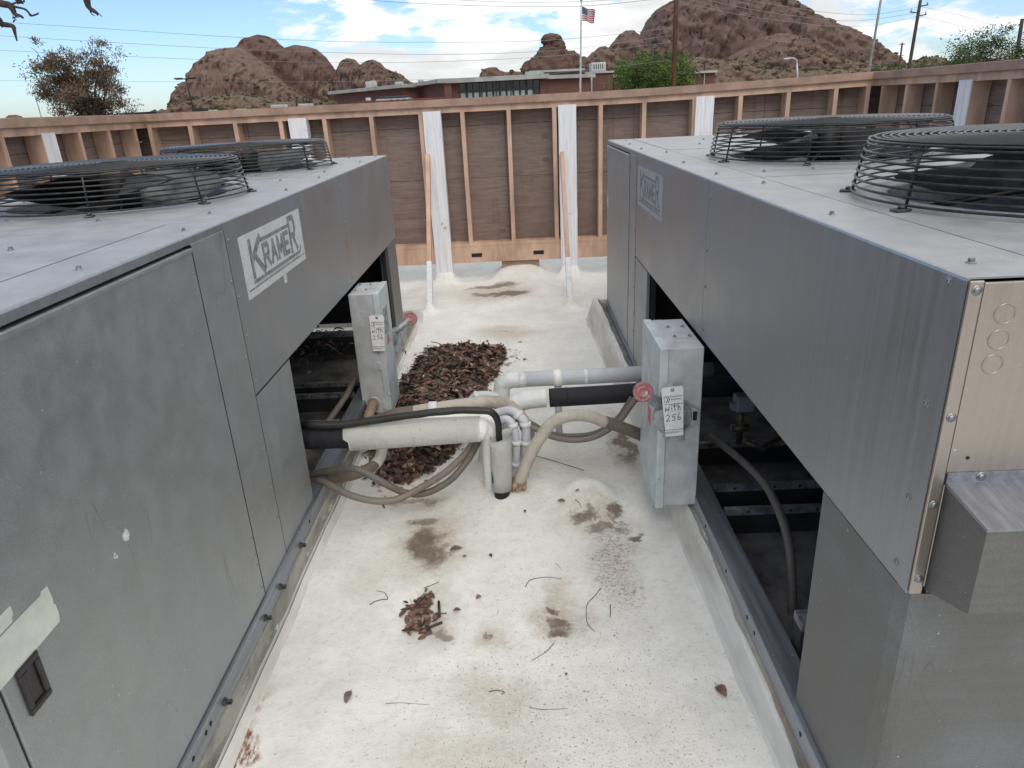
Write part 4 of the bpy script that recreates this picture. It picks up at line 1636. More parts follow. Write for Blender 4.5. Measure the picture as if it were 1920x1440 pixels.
pipe('conduit', 'cream coated pipe length dropping behind the broad white pipe by the leaves', 'pipe',
     W_([(688, 884, 2.765), (706, 868, 2.805), (715, 850, 2.865), (718, 830, 2.92)]), .0255, M['foam_white'])
pipe('conduit', 'tan insulated pipe leaving the foot of the left switch box', 'pipe',
     W_([(700, 757, 3.575), (694, 772, 3.50), (688, 795, 3.36), (684, 820, 3.2)]), .0275, M['foam_tan'])
m = MB()
cc = wp(700, 757, y=3.583)
m.tube([cc + Vector((.036 * math.cos(2 * PI * i / 28), 0, .036 * math.sin(2 * PI * i / 28))) for i in range(28)], .004, 6, True)
q = m.build('knockout', M['galv_box'], bodyL)

for lab, px, py, y, r_, d_, mt in (('conduit', 812, 766, 3.06, .0325, (1, 0, -.02), 'pvc_coat'),):
    c_ = wp(px, py, y=y)
    m = MB()
    dv = Vector(d_).normalized()
    m.tube([c_ - dv * .02, c_ - dv * .018, c_ + dv * .018, c_ + dv * .02], [r_ * .98, r_ * 1.06, r_ * 1.05, r_ * .98], 18)
    tag(m.build('tape_wrap', M[mt]), 'pale tape wrap round the beige insulated line behind the black hose', 'tape')
# things inside the units, seen through the openings
pipe('flexible_conduit', 'grey ribbed conduit hanging inside the open right unit', 'conduit',
     W_([(1332, 818, 2.62), (1360, 838, 2.50), (1400, 872, 2.36), (1432, 905, 2.25), (1455, 945, 2.14), (1472, 990, 2.03), (1482, 1040, 1.95), (1486, 1110, 1.88), (1482, 1200, 1.80)]), .0150, M['cable_grey'], group='conduits inside the units')
pipe('flexible_conduit', 'grey conduit slanting inside the open left unit', 'conduit',
     W_([(665, 712, 3.75), (650, 740, 3.62), (630, 770, 3.50), (612, 795, 3.42)]), .017, M['cable_tan'], group='conduits inside the units')
root = thing('valve', 'brass valve with a grey capped head inside the open right unit', 'valve', wp(1388, 800, y=2.62))
m = MB()
c = wp(1388, 790, y=2.62)
m.tube([c + Vector((0, 0, -.10)), c + Vector((0, 0, .06))], .014, 12).tube([c + Vector((-.035, 0, -.03)), c + Vector((.035, 0, -.03))], .016, 12).tube([c + Vector((.02, 0, -.09)), c + Vector((.10, 0, -.13)), c + Vector((.2, .05, -.10))], .012, 10)
m.build('body', plain('dull_brass', (.10, .085, .055, 1), .5, .6, .3, 40), root)
m = MB()
m.box(c.x - .03, c.x + .045, c.y - .03, c.y + .03, c.z + .05, c.z + .12, .008).box(c.x - .045, c.x - .025, c.y - .02, c.y + .02, c.z + .055, c.z + .085, .004)
m.build('head', plain('blue_grey_plastic', (.14, .16, .185, 1), .5, 0, .1, 20), root)

# ================================================================== LEAVES AND TWIGS
LC = [plain('leaf_%s' % n, c + (1,), .75, 0, .25, 40) for n, c in (
    ('umber', (.105, .066, .052)), ('red_brown', (.185, .095, .070)), ('grey_brown', (.165, .128, .108)), ('dark', (.050, .034, .028)),
    ('tan', (.31, .20, .14)), ('straw', (.40, .30, .21)))]
LW = [6, 5, 4, 5, 1.3, .6]
M['twig'] = plain('dry_twig', (.075, .06, .05, 1), .85, 0, .3, 60)
M['twig_dark'] = plain('dark_twig', (.03, .024, .021, 1), .85, 0, .3, 60)


def leaf(mb, c, L, w, yaw, tilt, roll, curl, mi, fold=.35):
    rows = []
    mt = Matrix.Translation(c) @ Matrix.Rotation(yaw, 4, 'Z') @ Matrix.Rotation(tilt, 4, 'Y') @ Matrix.Rotation(roll, 4, 'X')
    for i in range(5):
        t = i / 4
        wd = w * math.sin(PI * min(.97, t * .9 + .06)) ** .8
        x = (t - .5) * L
        zc_ = -curl * (2 * t - 1) ** 2 * L * .5
        rows.append([mb.bm.verts.new(mt @ Vector((x, s * wd / 2, zc_ + (abs(s) * wd * fold * (1 + curl))))) for s in (-1, 0, 1)])
    for a, b in zip(rows, rows[1:]):
        for k in range(2):
            f = mb.bm.faces.new((a[k], a[k + 1], b[k + 1], b[k]))
            f.material_index = mi
            f.smooth = True


def inside(p, poly):
    x, y = p
    r = False
    for i in range(len(poly)):
        x1, y1 = poly[i]
        x2, y2 = poly[i - 1]
        if (y1 > y) != (y2 > y) and x < (x2 - x1) * (y - y1) / (y2 - y1) + x1:
            r = not r
    return r


rng = random.Random(11)
PILE = [(-.70, 4.86), (-.5, 4.90), (-.30, 4.88), (-.14, 4.82), (-.155, 4.6), (-.19, 4.33), (-.26, 4.10), (-.27, 3.75), (-.30, 3.45), (-.41, 3.17), (-.45, 3.06), (-.56, 2.94), (-.66, 2.92), (-.73, 3.02), (-.80, 3.2), (-.83, 3.6), (-.80, 4.0), (-.76, 4.4), (-.72, 4.7)]
mb = MB()
n = 0
while n < 5200:
    x, y = rng.uniform(-.84, -.12), rng.uniform(2.9, 4.92)
    p = (x + .02 * noise.noise(Vector((x * 30, y * 30, 0))), y + .03 * noise.noise(Vector((x * 25, y * 25, 5))))
    if not inside(p, PILE):
        continue
    edge = min(math.hypot(x - a, y - b) for a, b in PILE)
    h = rng.random() * min(.075, .006 + edge * .35)
    L = rng.uniform(.03, .10)
    leaf(mb, Vector((x, y, .006 + h)), L, L * rng.uniform(.16, .42), rng.uniform(0, 2 * PI), rng.gauss(0, .4), rng.gauss(0, .8), rng.uniform(-.2, .55), rng.choices(range(6), LW)[0])
    n += 1
for k in range(420):                        # strays thinning out round the drift
    a = rng.choice(PILE)
    x, y = a[0] + rng.gauss(0, .06), a[1] + rng.gauss(0, .10)
    if x < -.84 or (y < 2.9 and rng.random() < .5):
        continue
    L = rng.uniform(.012, .05)
    leaf(mb, Vector((x, y, .006)), L, L * rng.uniform(.12, .45), rng.uniform(0, 2 * PI), rng.gauss(0, .08), rng.gauss(0, .15), .1, rng.choices(range(6), LW)[0], .12)
for k in range(420):                        # sticks and stalks through the litter
    while True:
        x, y = rng.uniform(-.84, -.12), rng.uniform(2.9, 4.92)
        if inside((x, y), PILE):
            break
    a = rng.uniform(0, 2 * PI)
    L = rng.uniform(.03, .11)
    if min(math.hypot(x - p_, y - q_) for p_, q_ in PILE) < .07:
        L *= .4
    e = Vector((math.cos(a), math.sin(a), rng.uniform(-.15, .3))) * L
    c = Vector((x, y, .03 + rng.random() * .03))
    mb.tube([c, c + e * .5 + Vector((rng.uniform(-.01, .01), rng.uniform(-.01, .01), .006)), c + e], rng.uniform(.001, .0035), 4, mi=rng.choice((3, 2, 0)))
tag(mb.build('leaf_litter', LC, base=(-.5, 3.9, 0), recalc=False), 'long drift of dead brown leaves on the white roof', 'leaf litter', None, 'stuff')
mb = MB()
for k in range(120):
    x = rng.gauss(-.405, .020)
    y = rng.gauss(2.00, .048)
    if x > -.345 and rng.random() < .8:
        continue
    L = rng.uniform(.022, .05)
    leaf(mb, Vector((x, y, bump_at(x, y) + .003 + rng.random() * .007)), L, L * rng.uniform(.4, .6), rng.uniform(0, 2 * PI), rng.gauss(0, .07), rng.gauss(0, .1), rng.uniform(-.05, .12), rng.choices(range(6), [3, 8, 2, 2, 1, 0])[0], .08)
for a, b, r in (((-.345, 2.06), (-.335, 1.985), .0048), ((-.375, 1.925), (-.322, 1.948), .005), ((-.40, 2.09), (-.43, 2.03), .003), ((-.35, 2.0), (-.31, 1.99), .0018), ((-.36, 1.96), (-.33, 1.98), .002), ((-.43, 2.06), (-.40, 2.1), .002)):
    mb.tube([Vector((a[0], a[1], bump_at(*a) + .014)), Vector((b[0], b[1], bump_at(*b) + .016))], r, 6, mi=3)
tag(mb.build('leaf_litter', LC, base=(-.38, 2.0, 0), recalc=False), 'small nest of red brown leaves and bark caught in a hollow of the roof', 'leaf litter', None, 'stuff')
mb = MB()
for k in range(170):
    x = -1.45 + rng.gauss(0, .22)
    y = 4.55 + rng.gauss(0, .2)
    L = rng.uniform(.03, .07)
    leaf(mb, Vector((x, y, .20 + rng.random() * .03)), L, L * .3, rng.uniform(0, 6.3), rng.gauss(0, .4), rng.gauss(0, .6), .3, rng.choices(range(6), LW)[0])
tag(mb.build('leaf_litter', LC, base=(-1.45, 4.55, .2), recalc=False), 'dark twigs and leaves heaped inside the open left unit', 'leaf litter', None, 'stuff')
mb = MB()
for k in range(26):
    x = .86 + rng.gauss(0, .05)
    y = 2.16 + rng.gauss(0, .05)
    L = rng.uniform(.02, .05)
    leaf(mb, Vector((x, y, .065 + rng.random() * .012)), L, L * .4, rng.uniform(0, 6.3), rng.gauss(0, .1), rng.gauss(0, .2), .1, rng.choices(range(6), LW)[0])
tag(mb.build('leaf_litter', LC, base=(.86, 2.16, .06), recalc=False), 'handful of dead leaves inside the open right unit', 'leaf litter', None, 'stuff')

GL = 'single leaves lying on the roof'
for px, py, L, wr, yaw, mi, lab in (
        (653, 1308, .044, .52, 1.45, 2, 'single brown leaf lying on the roof close to the left curb'),
        (1352, 1297, .052, .58, 1.85, 1, 'single red brown leaf lying on the roof close to the right curb'),
        (855, 1031, .050, .48, .35, 2, 'grey brown leaf at the edge of the dark oval dirt stain'),
        (857, 1146, .026, .6, .2, 1, 'small curled brown leaf right of the leaf nest'),
        (898, 1122, .022, .9, .5, 4, 'tiny pale tan leaf between the two hollows'),
        (1053, 941, .036, .5, -.1, 2, 'brown leaf on the slope below the tan hose'),
        (1084, 922, .026, .55, .1, 2, 'small brown leaf beside the white mound'),
        (920, 1043, .018, .7, 2.2, 3, 'tiny dark leaf scrap below the standpipe'),
        (871, 1045, .018, .6, .0, 2, 'tiny grey leaf scrap right of the oval stain'),
        (985, 960, .018, .6, 1.2, 3, 'dark leaf scrap on the mound at the pipe foot'),
        (1062, 1266, .010, .9, 1.2, 3, 'dark seed on the roof right of the faint stain')):
    p = wp(px, py, z=0)
    for _ in range(3):
        p = wp(px, py, z=bump_at(p.x, p.y))
    mb = MB()
    leaf(mb, p + Vector((0, 0, .005)), L, L * wr, yaw, random.gauss(0, .08), random.gauss(0, .1), .12, 0)
    if L > .03:
        d = Vector((math.cos(yaw), math.sin(yaw), 0))
        mb.tube([p + d * L * .45 + Vector((0, 0, .003)), p + d * L * .72 + Vector((0, 0, .002))], .0008, 4)
    tag(mb.build('leaf', LC[mi], recalc=False), lab, 'leaf', GL)
for seq, r, lab in (
        ([(240, 655), (262, 641), (290, 632), (327, 627), (318, 606), (305, 594), (272, 588)], .0022, 'curled dark twig on the white roof near the left curb'),
        ([(990, 570), (1015, 535), (1090, 522), (1165, 530)], .0019, 'bent thin twig just above the right dirt hollow'),
        ([(1355, 575), (1322, 615), (1290, 650), (1284, 690), (1290, 745), (1325, 785)], .0019, 'long curved twig hooked round the right dirt hollow'),
        ([(1130, 840), (1085, 885), (1020, 925)], .0017, 'thin straight twig below the right dirt hollow'),
        ([(1399, 655), (1401, 690), (1398, 715)], .0024, 'short upright dark twig on the speckled area'),
        ([(815, 1075), (855, 1068), (890, 1077), (878, 1085)], .0020, 'short dark twig on the faint brown stain'),
        ([(1010, 1150), (1080, 1160), (1195, 1155)], .0013, 'faint thin straw in the foreground right of the stain'),
        ([(500, 575), (535, 562), (575, 545)], .0020, 'short straight stick above the leaf nest'),
        ([(1230, 150), (1250, 165), (1262, 190)], .0027, 'thick black curved twig on the white mound'),
        ([(428, 670), (440, 650), (437, 630)], .0018, 'tiny forked twig left of the leaf nest'),
        ([(1135, 455), (1152, 468), (1168, 490)], .0013, 'thin hair of twig below the white mound'),
        ([(860, 682), (857, 700)], .0014, 'tiny stick between the two hollows'),
        ([(318, 1131), (400, 1128), (530, 1138)], .0011, 'faint pale straw in the foreground near the left leaf')):
    P = []
    for cx, cy in seq:
        px, py = 600 + cx / 2.572, 880 + cy / 2.572
        p = wp(px, py, z=0)
        for _ in range(3):
            p = wp(px, py, z=bump_at(p.x, p.y))
        P.append(p + Vector((0, 0, r)))
    mb = MB()
    r *= .62
    Q = catmull(P, 4)
    mb.tube([q + Vector((0, 0, .0015 * abs(noise.noise(q * 60)))) for q in Q], [r * (1 - .45 * i / len(Q)) for i in range(len(Q))], 6)
    tag(mb.build('twig', M['twig_dark' if r > .001 else 'twig']), lab, 'twig', 'twigs lying on the roof')
P = W_([(1000, 858, 3.15), (1040, 868, 3.08), (1095, 886, 2.98)])
mb = MB()
mb.tube([Vector((p.x, p.y, bump_at(p.x, p.y) + .004)) for p in P], .0016, 5)
tag(mb.build('twig', M['twig']), 'straight thin twig right of the tan hose', 'twig', 'twigs lying on the roof')

# ================================================================== BEYOND THE ROOF
GZ = -4.5


def ground_material():
    m, t, p = material('desert_ground')
    v = t.coord('Object')
    n = t.noise(v, .02, 6, .65)
    c = t.mix(t.ramp(n, .35, .7), (.23, .165, .125, 1), (.33, .25, .19, 1))
    c = t.mix(t.ramp(t.noise(v, .25, 5, .7), .5, .65, 0, .6), c, (.12, .12, .075, 1))
    t.put(p.inputs['Base Color'], c)
    p.inputs['Roughness'].default_value = .95
    return m


mb = MB()
mb.poly([(-3000, -400, GZ), (3000, -400, GZ), (3000, 4000, GZ), (-3000, 4000, GZ)])
tag(mb.build('ground', ground_material(), base=(0, 0, GZ)), 'dry desert ground around the building', 'ground', None, 'structure')


def rock_material(name, a, b, dark, green):
    m, t, p = material(name)
    v = t.coord('Object')
    geo = t.n.new('ShaderNodeNewGeometry')
    sep = t.n.new('ShaderNodeSeparateXYZ')
    t.put(sep.inputs[0], geo.outputs['Normal'])
    pos = t.n.new('ShaderNodeSeparateXYZ')
    t.put(pos.inputs[0], v)
    band = t.noise(t.coord('Object', (1, 1, 4), rot=(.0, .5, .0)), .055, 6, .7, .6)
    c = t.mix(t.ramp(band, .35, .66), a + (1,), b + (1,))
    fine = t.noise(v, .35, 6, .7)
    c = t.mix(t.ramp(fine, .52, .72, 0, .75), c, dark + (1,))
    tf = t.voro(t.coord('Object', (1, 1, 1.7)), .14)
    c = t.mix(t.ramp(tf, .16, .05, 0, .4), c, dark + (1,))
    sl = t.ramp(t.math('ADD', sep.outputs[2], t.math('MULTIPLY', t.math('SUBTRACT', t.noise(v, .08, 5, .7), .5), .7)), .50, .72)
    low = t.ramp(pos.outputs[2], 40, 12)
    tal = t.math('MULTIPLY', sl, t.ramp(low, 0, 1, .25, 1.0))
    soil = t.mix(t.ramp(t.noise(v, .22, 5, .7), .4, .62), (.195, .135, .105, 1), (.145, .105, .082, 1))
    soil = t.mix(t.ramp(t.noise(v, .45, 4, .75), .52, .60, 0, .85), soil, green + (1,))
    c = t.mix(tal, c, soil)
    t.put(p.inputs['Base Color'], c)
    p.inputs['Roughness'].default_value = .95
    p.inputs['Specular IOR Level'].default_value = .2
    t.put(p.inputs['Normal'], t.bump(t.math('ADD', fine, t.math('MULTIPLY', t.noise(v, 1.3, 5, .7), .4)),   .55, 1.3))
    return m


M['rock_a'] = rock_material('red_brown_rock', (.100, .056, .046), (.152, .094, .078), (.046, .029, .025), (.075, .077, .042))
M['rock_b'] = rock_material('brown_rock', (.122, .078, .066), (.180, .122, .106), (.062, .043, .038), (.080, .083, .048))
M['rock_pale'] = rock_material('pale_talus_rock', (.160, .101, .080), (.215, .146, .121), (.085, .054, .044), (.085, .085, .050))


def ridge(sky, y0, depth, seed, talus=.35, cliff=.42, nu=220, nt=64, big=6.0, scale=16.0, lump=.5, below=GZ, taper=1.0):
    """one mass of rock standing at distance y0: skyline -> rounded solid with its own depth"""
    P = [wp(a, b, y=y0) for a, b in sky]
    X = [p.x for p in P]
    Zs = [p.z for p in P]
    x0, x1 = X[0], X[-1]
    rows = []
    mbx = MB()
    for i in range(nu + 1):
        x = lerp(x0, x1, i / nu)
        k = 0
        while k < len(X) - 2 and X[k + 1] < x:
            k += 1
        t = (x - X[k]) / max(1e-6, X[k + 1] - X[k])
        t2 = t * t * (3 - 2 * t) * .5 + t * .5
        top = lerp(Zs[k], Zs[k + 1], t2)
        H = max(.2, top - below)
        row = []
        for j in range(nt + 1):
            s = j / nt
            if s < .36:
                q = s / .36
                z = below + H * talus * q ** 1.25
                y = y0 - depth * lerp(1.0, cliff, q) * (.35 + .65 * min(1, H / 40))
            else:
                a = (s - .36) / .64 * PI * .93
                z = below + H * (talus + (1 - talus) * math.sin(a) ** .8) if a <= PI / 2 else below + H * (talus + (1 - talus) * math.sin(a))
                y = y0 - depth * cliff * math.cos(a) * (.35 + .65 * min(1, H / 40))
            p = Vector((x, y, z))
            w = min(1, s / .45) * (1 if s < .7 else max(.25, 1 - (s - .7) * 3))
            q = p / scale + Vector((seed * 3.7, seed * 1.3, 0))
            f1 = noise.voronoi(q + .35 * noise.noise_vector(q * 1.3))[0]
            bulge = (f1[1] - f1[0])
            fr = noise.fractal(q * 2.2, .75, 2.1, 5)
            fine = noise.fractal(q * 7.0 + Vector((0, 0, p.z / 9)), .7, 2.1, 3)
            st_ = (p.z * .9 + p.x * .42 + 5 * noise.noise(p / 30)) / 7.0 + seed
            st_ = abs((st_ % 1.0) - .5) * 2
            rg = 1 - abs(noise.fractal(q * 1.7 + Vector((7, 3, seed)), .6, 2.1, 3)) * 1.6
            d = (lump * (bulge - .3) * 1.3 + fr * .9 + fine * .46 + .55 * (st_ ** 2 - .3) * (.4 + .6 * min(1, abs(noise.noise(q * 1.1)) * 3)) - .40 * max(0, rg - .6)) * big * w
            crest = math.sin(PI * min(1, max(0, (s - .36) / .64)))
            p.y -= d
            p.z += .22 * d * (1 - crest) * (w if s > .2 else .2)
            p.x += big * .5 * fine * w * (1 - crest ** 4)
            row.append(mbx.bm.verts.new(p))
        rows.append(row)
    for i in range(nu):
        for j in range(nt):
            f = mbx.bm.faces.new((rows[i][j], rows[i + 1][j], rows[i + 1][j + 1], rows[i][j + 1]))
            f.smooth = True
    return mbx


HILLS = []


def hill(mat, label, masses):
    bm_all = MB()
    for kw in masses:
        r = ridge(**kw)
        me = D.meshes.new('tmp')
        r.bm.to_mesh(me)
        r.bm.free()
        bm_all.bm.from_mesh(me)
        D.meshes.remove(me)
    o = bm_all.build('hill', M[mat])
    tag(o, label, 'hill', None, 'structure')
    HILLS.append(o)
    return o


# left butte: back domes, pale flank in front, low rounded shoulder at the far left
hill('rock_a', 'dark rounded domes at the top of the left butte', [
    dict(sky=[(430, 130), (445, 105), (455, 82), (468, 70), (485, 65), (498, 67), (512, 72), (522, 82), (535, 93), (545, 100), (552, 118), (556, 150), (558, 205)], y0=520, depth=70, seed=1, talus=.2, cliff=.5, big=4, scale=22, nu=120),
    dict(sky=[(515, 205), (525, 130), (538, 98), (546, 87), (556, 84), (575, 87), (590, 91), (604, 103), (616, 120), (630, 136), (645, 152), (655, 172), (672, 210)], y0=500, depth=80, seed=2, talus=.15, cliff=.5, big=4, scale=24, nu=140)])
hill('rock_pale', 'pale boulder strewn flank of the left butte', [
    dict(sky=[(335, 210), (352, 185), (372, 160), (383, 148), (390, 130), (400, 110), (412, 98), (420, 92), (430, 94), (445, 89), (456, 93), (470, 105), (490, 118), (510, 132), (535, 145), (560, 158), (590, 172), (620, 184), (660, 200), (700, 208)], y0=480, depth=95, seed=3, talus=.4, cliff=.5, big=4.5, scale=17),
    dict(sky=[(285, 214), (300, 208), (330, 204), (380, 186), (410, 180), (440, 176), (480, 180), (530, 190), (590, 196), (660, 204), (720, 210)], y0=440, depth=90, seed=4, talus=.6, cliff=.6, big=3, scale=18)])
hill('rock_a', 'small rounded shoulder at the left foot of the left butte', [
    dict(sky=[(318, 212), (327, 198), (330, 180), (336, 164), (346, 153), (358, 150), (372, 152), (385, 158), (400, 175), (420, 205)], y0=470, depth=50, seed=5, talus=.15, cliff=.5, big=2, scale=14, nu=100)])
hill('rock_b', 'pair of lumpy rocks right of the left butte', [
    dict(sky=[(628, 200), (632, 150), (635, 128), (642, 114), (652, 109), (664, 111), (673, 120), (680, 140), (690, 200)], y0=495, depth=50, seed=6, talus=.12, cliff=.5, big=3, scale=12, nu=100),
    dict(sky=[(655, 200), (668, 140), (676, 122), (686, 115), (700, 112), (712, 117), (722, 128), (738, 134), (750, 138), (760, 146), (768, 152), (776, 160), (790, 200)], y0=480, depth=55, seed=7, talus=.15, cliff=.5, big=4, scale=11, nu=120)])
hill('rock_a', 'low red rock with an overhanging round head behind the brick building', [
    dict(sky=[(890, 165), (897, 150), (900, 138), (906, 130), (918, 126), (930, 126), (938, 132), (948, 135), (962, 134), (974, 134), (980, 142), (984, 165)], y0=520, depth=40, seed=8, talus=.1, cliff=.5, big=2, scale=10, nu=110)])
# the balanced pillar: stacked boulders on a cone
mbp = MB()
for (px, py, rx_, ry_, rz_, sd) in ((1034, 152, 19, 18, 21, 1), (1030, 113, 11.0, 11, 9.0, 2), (1040, 104, 9.6, 9.5, 10.5, 3), (1034, 76, 7.2, 7.5, 4.6, 4), (1041, 88, 7.0, 7, 5.6, 5), (1055, 140, 15, 15, 16, 6), (1012, 146, 13, 13, 14, 7), (1075, 107, 4.1, 4, 3.2, 8), (1080, 150, 14, 12, 15, 9)):
    c = wp(px, py, y=540)
    mbp.blob(c, (rx_ * .98, ry_, rz_), 5, .16, 1.9, sd)
o = mbp.build('hill', M['rock_a'])
tag(o, 'stack of balanced boulders standing beside the flagpole', 'hill', None, 'structure')
HILLS.append(o)
hill('rock_b', 'lumpy shoulder of the big right butte beside the flagpole', [
    dict(sky=[(1070, 190), (1090, 118), (1100, 108), (1112, 97), (1124, 88), (1134, 86), (1146, 92), (1158, 105), (1175, 130), (1195, 190)], y0=500, depth=60, seed=9, talus=.2, cliff=.5, big=4, scale=14, nu=120),
    dict(sky=[(1120, 190), (1140, 90), (1152, 76), (1162, 64), (1174, 57), (1186, 57), (1198, 66), (1210, 80), (1225, 120), (1250, 190)], y0=530, depth=60, seed=10, talus=.15, cliff=.5, big=4, scale=14, nu=120)])
hill('rock_b', 'high craggy mass of the right butte running out of the picture', [
    dict(sky=[(1180, 190), (1196, 80), (1206, 62), (1214, 45), (1222, 30), (1232, 17), (1246, 9), (1258, 2), (1280, -10), (1320, -22), (1370, -20), (1410, -12), (1450, -4), (1468, 2), (1480, 12), (1492, 25), (1510, 40), (1540, 80), (1580, 190)], y0=600, depth=130, seed=11, talus=.3, cliff=.55, big=6.5, scale=24, nu=240, nt=90),
    dict(sky=[(1430, 190), (1455, 60), (1475, 30), (1492, 27), (1508, 28), (1522, 32), (1536, 42), (1556, 48), (1576, 56), (1592, 66), (1606, 78), (1622, 86), (1640, 98), (1655, 110), (1672, 128), (1700, 150)], y0=570, depth=110, seed=12, talus=.3, cliff=.55, big=4.2, scale=18, nu=200, nt=80)])
hill('rock_pale', 'rounded slabs and talus at the foot of the right butte', [
    dict(sky=[(1290, 190), (1320, 130), (1360, 110), (1395, 92), (1420, 72), (1450, 64), (1475, 68), (1495, 82), (1520, 97), (1545, 108), (1575, 112), (1610, 118), (1660, 128), (1720, 140)], y0=520, depth=110, seed=13, talus=.45, cliff=.5, big=5, scale=16, nu=220, nt=80),
    dict(sky=[(1180, 190), (1220, 130), (1260, 118), (1300, 108), (1330, 112), (1370, 122), (1420, 130), (1480, 132), (1560, 130), (1640, 126), (1700, 128), (1780, 134), (1860, 150)], y0=470, depth=110, seed=14, talus=.6, cliff=.55, big=4, scale=16, nu=200, nt=60)])
hill('rock_b', 'low distant mounds beyond the utility pole', [
    dict(sky=[(1690, 130), (1715, 116), (1735, 107), (1745, 106), (1758, 112), (1775, 118), (1800, 112), (1830, 108), (1900, 120), (1960, 140)], y0=700, depth=80, seed=15, talus=.4, cliff=.5, big=3, scale=20, nu=120)])

# desert scrub dotted over the lower slopes
M['scrub'] = plain('desert_scrub', (.075, .074, .042, 1), .95, 0, .35, .4, spec=.1)
M['scrub_b'] = plain('dry_scrub', (.125, .105, .066, 1), .95, 0, .3, .4, spec=.1)
M['scrub_c'] = plain('bright_scrub', (.068, .086, .036, 1), .95, 0, .3, .4, spec=.1)
rng = random.Random(4)
cand = []
for o in HILLS:
    for f in o.data.polygons:
        if f.normal.z > .45 and f.center.z + o.location.z < 24:
            cand.append((o.location + f.center, f.area))
tot = sum(a for _, a in cand)
mb = MB()
tmpl = []
for k in range(6):
    b = bmesh.new()
    bmesh.ops.create_icosphere(b, subdivisions=2, radius=1)
    vs = [v.co * (1 + .45 * noise.noise(v.co * 2.2 + Vector((k * 5, 0, 0)))) for v in b.verts]
    fs = [[v.index for v in f.verts] for f in b.faces]
    tmpl.append((vs, fs))
    b.free()


def bush(mb, c, r, mi):
    vs, fs = rng.choice(tmpl)
    V = [mb.bm.verts.new(c + Vector((v.x * r, v.y * r, v.z * r * .75 + r * .3))) for v in vs]
    for q in fs:
        f = mb.bm.faces.new([V[i] for i in q])
        f.material_index = mi


for p, a in cand:
    if rng.random() < a / tot * 3000:
        bush(mb, p, rng.uniform(.4, 1.1) if rng.random() < .8 else rng.uniform(1.2, 2.2), rng.choices((0, 1, 2), (6, 5, .5))[0])
for k in range(260):
    c = wp(rng.uniform(290, 660), 200, y=rng.uniform(250, 400))
    bush(mb, Vector((c.x, c.y, GZ + rng.uniform(0, 2))), rng.uniform(1, 3.2), rng.choices((0, 1, 2), (5, 3, 3))[0])
for k in range(320):
    c = wp(rng.uniform(1300, 1920), 130, y=rng.uniform(230, 380))
    bush(mb, Vector((c.x, c.y, GZ + rng.uniform(0, 2))), rng.uniform(1, 3.2), rng.choices((0, 1, 2), (6, 4, 1))[0])
tag(mb.build('desert_scrub', [M['scrub'], M['scrub_b'], M['scrub_c']], base=(0, 400, GZ), recalc=False), 'grey green desert scrub dotted over the slopes', 'scrub', None, 'stuff')

# ------------------------------------------------------------------ brick school building


def brick_material():
    m, t, p = material('red_brick')
    b = t.n.new('ShaderNodeTexBrick')
    t.put(b.inputs['Vector'], t.coord('Object', (1, 1, 1), rot=(PI / 2, 0, 0)))
    b.inputs['Scale'].default_value = 4.0
    b.inputs['Color1'].default_value = (.150, .066, .054, 1)
    b.inputs['Color2'].default_value = (.118, .054, .045, 1)
    b.inputs['Mortar'].default_value = (.17, .10, .085, 1)
    n = t.noise(t.coord('Object'), .5, 5, .6)
    t.put(p.inputs['Base Color'], t.mix(t.ramp(n, .35, .7, 0, .5), b.outputs['Color'], (.125, .05, .04, 1)))
    p.inputs['Roughness'].default_value = .85
    return m


M['brick'] = brick_material()
M['fascia'] = plain('pale_grey_fascia', (.36, .36, .345, 1), .6, 0, .1, .8)
M['glass_dark'] = plain('dark_window_glass', (.012, .013, .016, 1), .08, 0, .3, .6)
M['frame_dark'] = plain('dark_green_frame', (.03, .038, .036, 1), .5, .2, .15, 2)
M['panel_pale'] = plain('pale_green_window_panel', (.30, .36, .33, 1), .25, 0, .18, .5)
M['unit_white'] = plain('pale_rooftop_unit', (.48, .50, .50, 1), .55, 0, .12, 1)
M['red_rail'] = plain('red_brown_railing', (.20, .058, .040, 1), .7, 0, .15, 2)

school = thing('brick_building', 'low red brick building with a long window band and dark glass entrance, beyond the fence', 'building', (0, 70, GZ))


def spart(name, mat, *boxes, par=None):
    m = MB()
    for b in boxes:
        m.box(*b)
    return m.build(name, M[mat], par or school)


# left wing, its face swinging back to the left
a = wp(630, 176, y=80)
b = wp(762, 164, y=69)
c = wp(770, 165, y=73)
d = wp(832, 154, y=64)
for (A, B, nm) in ((a, b, 'wall'), (c, d, 'wall')):
    v = Vector((B.x - A.x, B.y - A.y, 0))
    n_ = Vector((-v.y, v.x, 0)).normalized()
    zt = (A.z + B.z) / 2
    m = MB()
    m.obox((A.x, A.y, GZ), v, n_ * 14, (0, 0, zt - GZ))
    w = m.build(nm, M['brick'], school)
    m = MB()
    u = v.normalized()
    m.obox(Vector((A.x, A.y, zt - .02)) - u * .5 - n_ * .7, v + u * 1.0, n_ * 15, (0, 0, .30))
    m.build('roof', M['fascia'], school)
d2 = wp(846, 153, y=64)
spart('wall', 'brick', (d.x + .02, d2.x, 63.8, 80, GZ, d.z - .05))
xa, xb = wp(848, 160, y=64.5).x, wp(1012, 150, y=64.5).x
zt, zm, zl = 3.50, 2.78, 1.75
spart('window_band', 'frame_dark', (xa, xb, 64.6, 78, GZ, zt))
n_pan = 13
for k in range(n_pan):
    x0 = lerp(xa, xb, k / n_pan)
    x1 = lerp(xa, xb, (k + 1) / n_pan)
    g = spart('window', 'glass_dark', (x0 + .06, x1 - .05, 64.56, 64.59, zm + .1, zt - .06))
    spart('pane', 'panel_pale' if k not in (12,) else 'glass_dark', (x0 + .10, x1 - .08, 64.55, 64.588, .6, zm - .06), par=g)
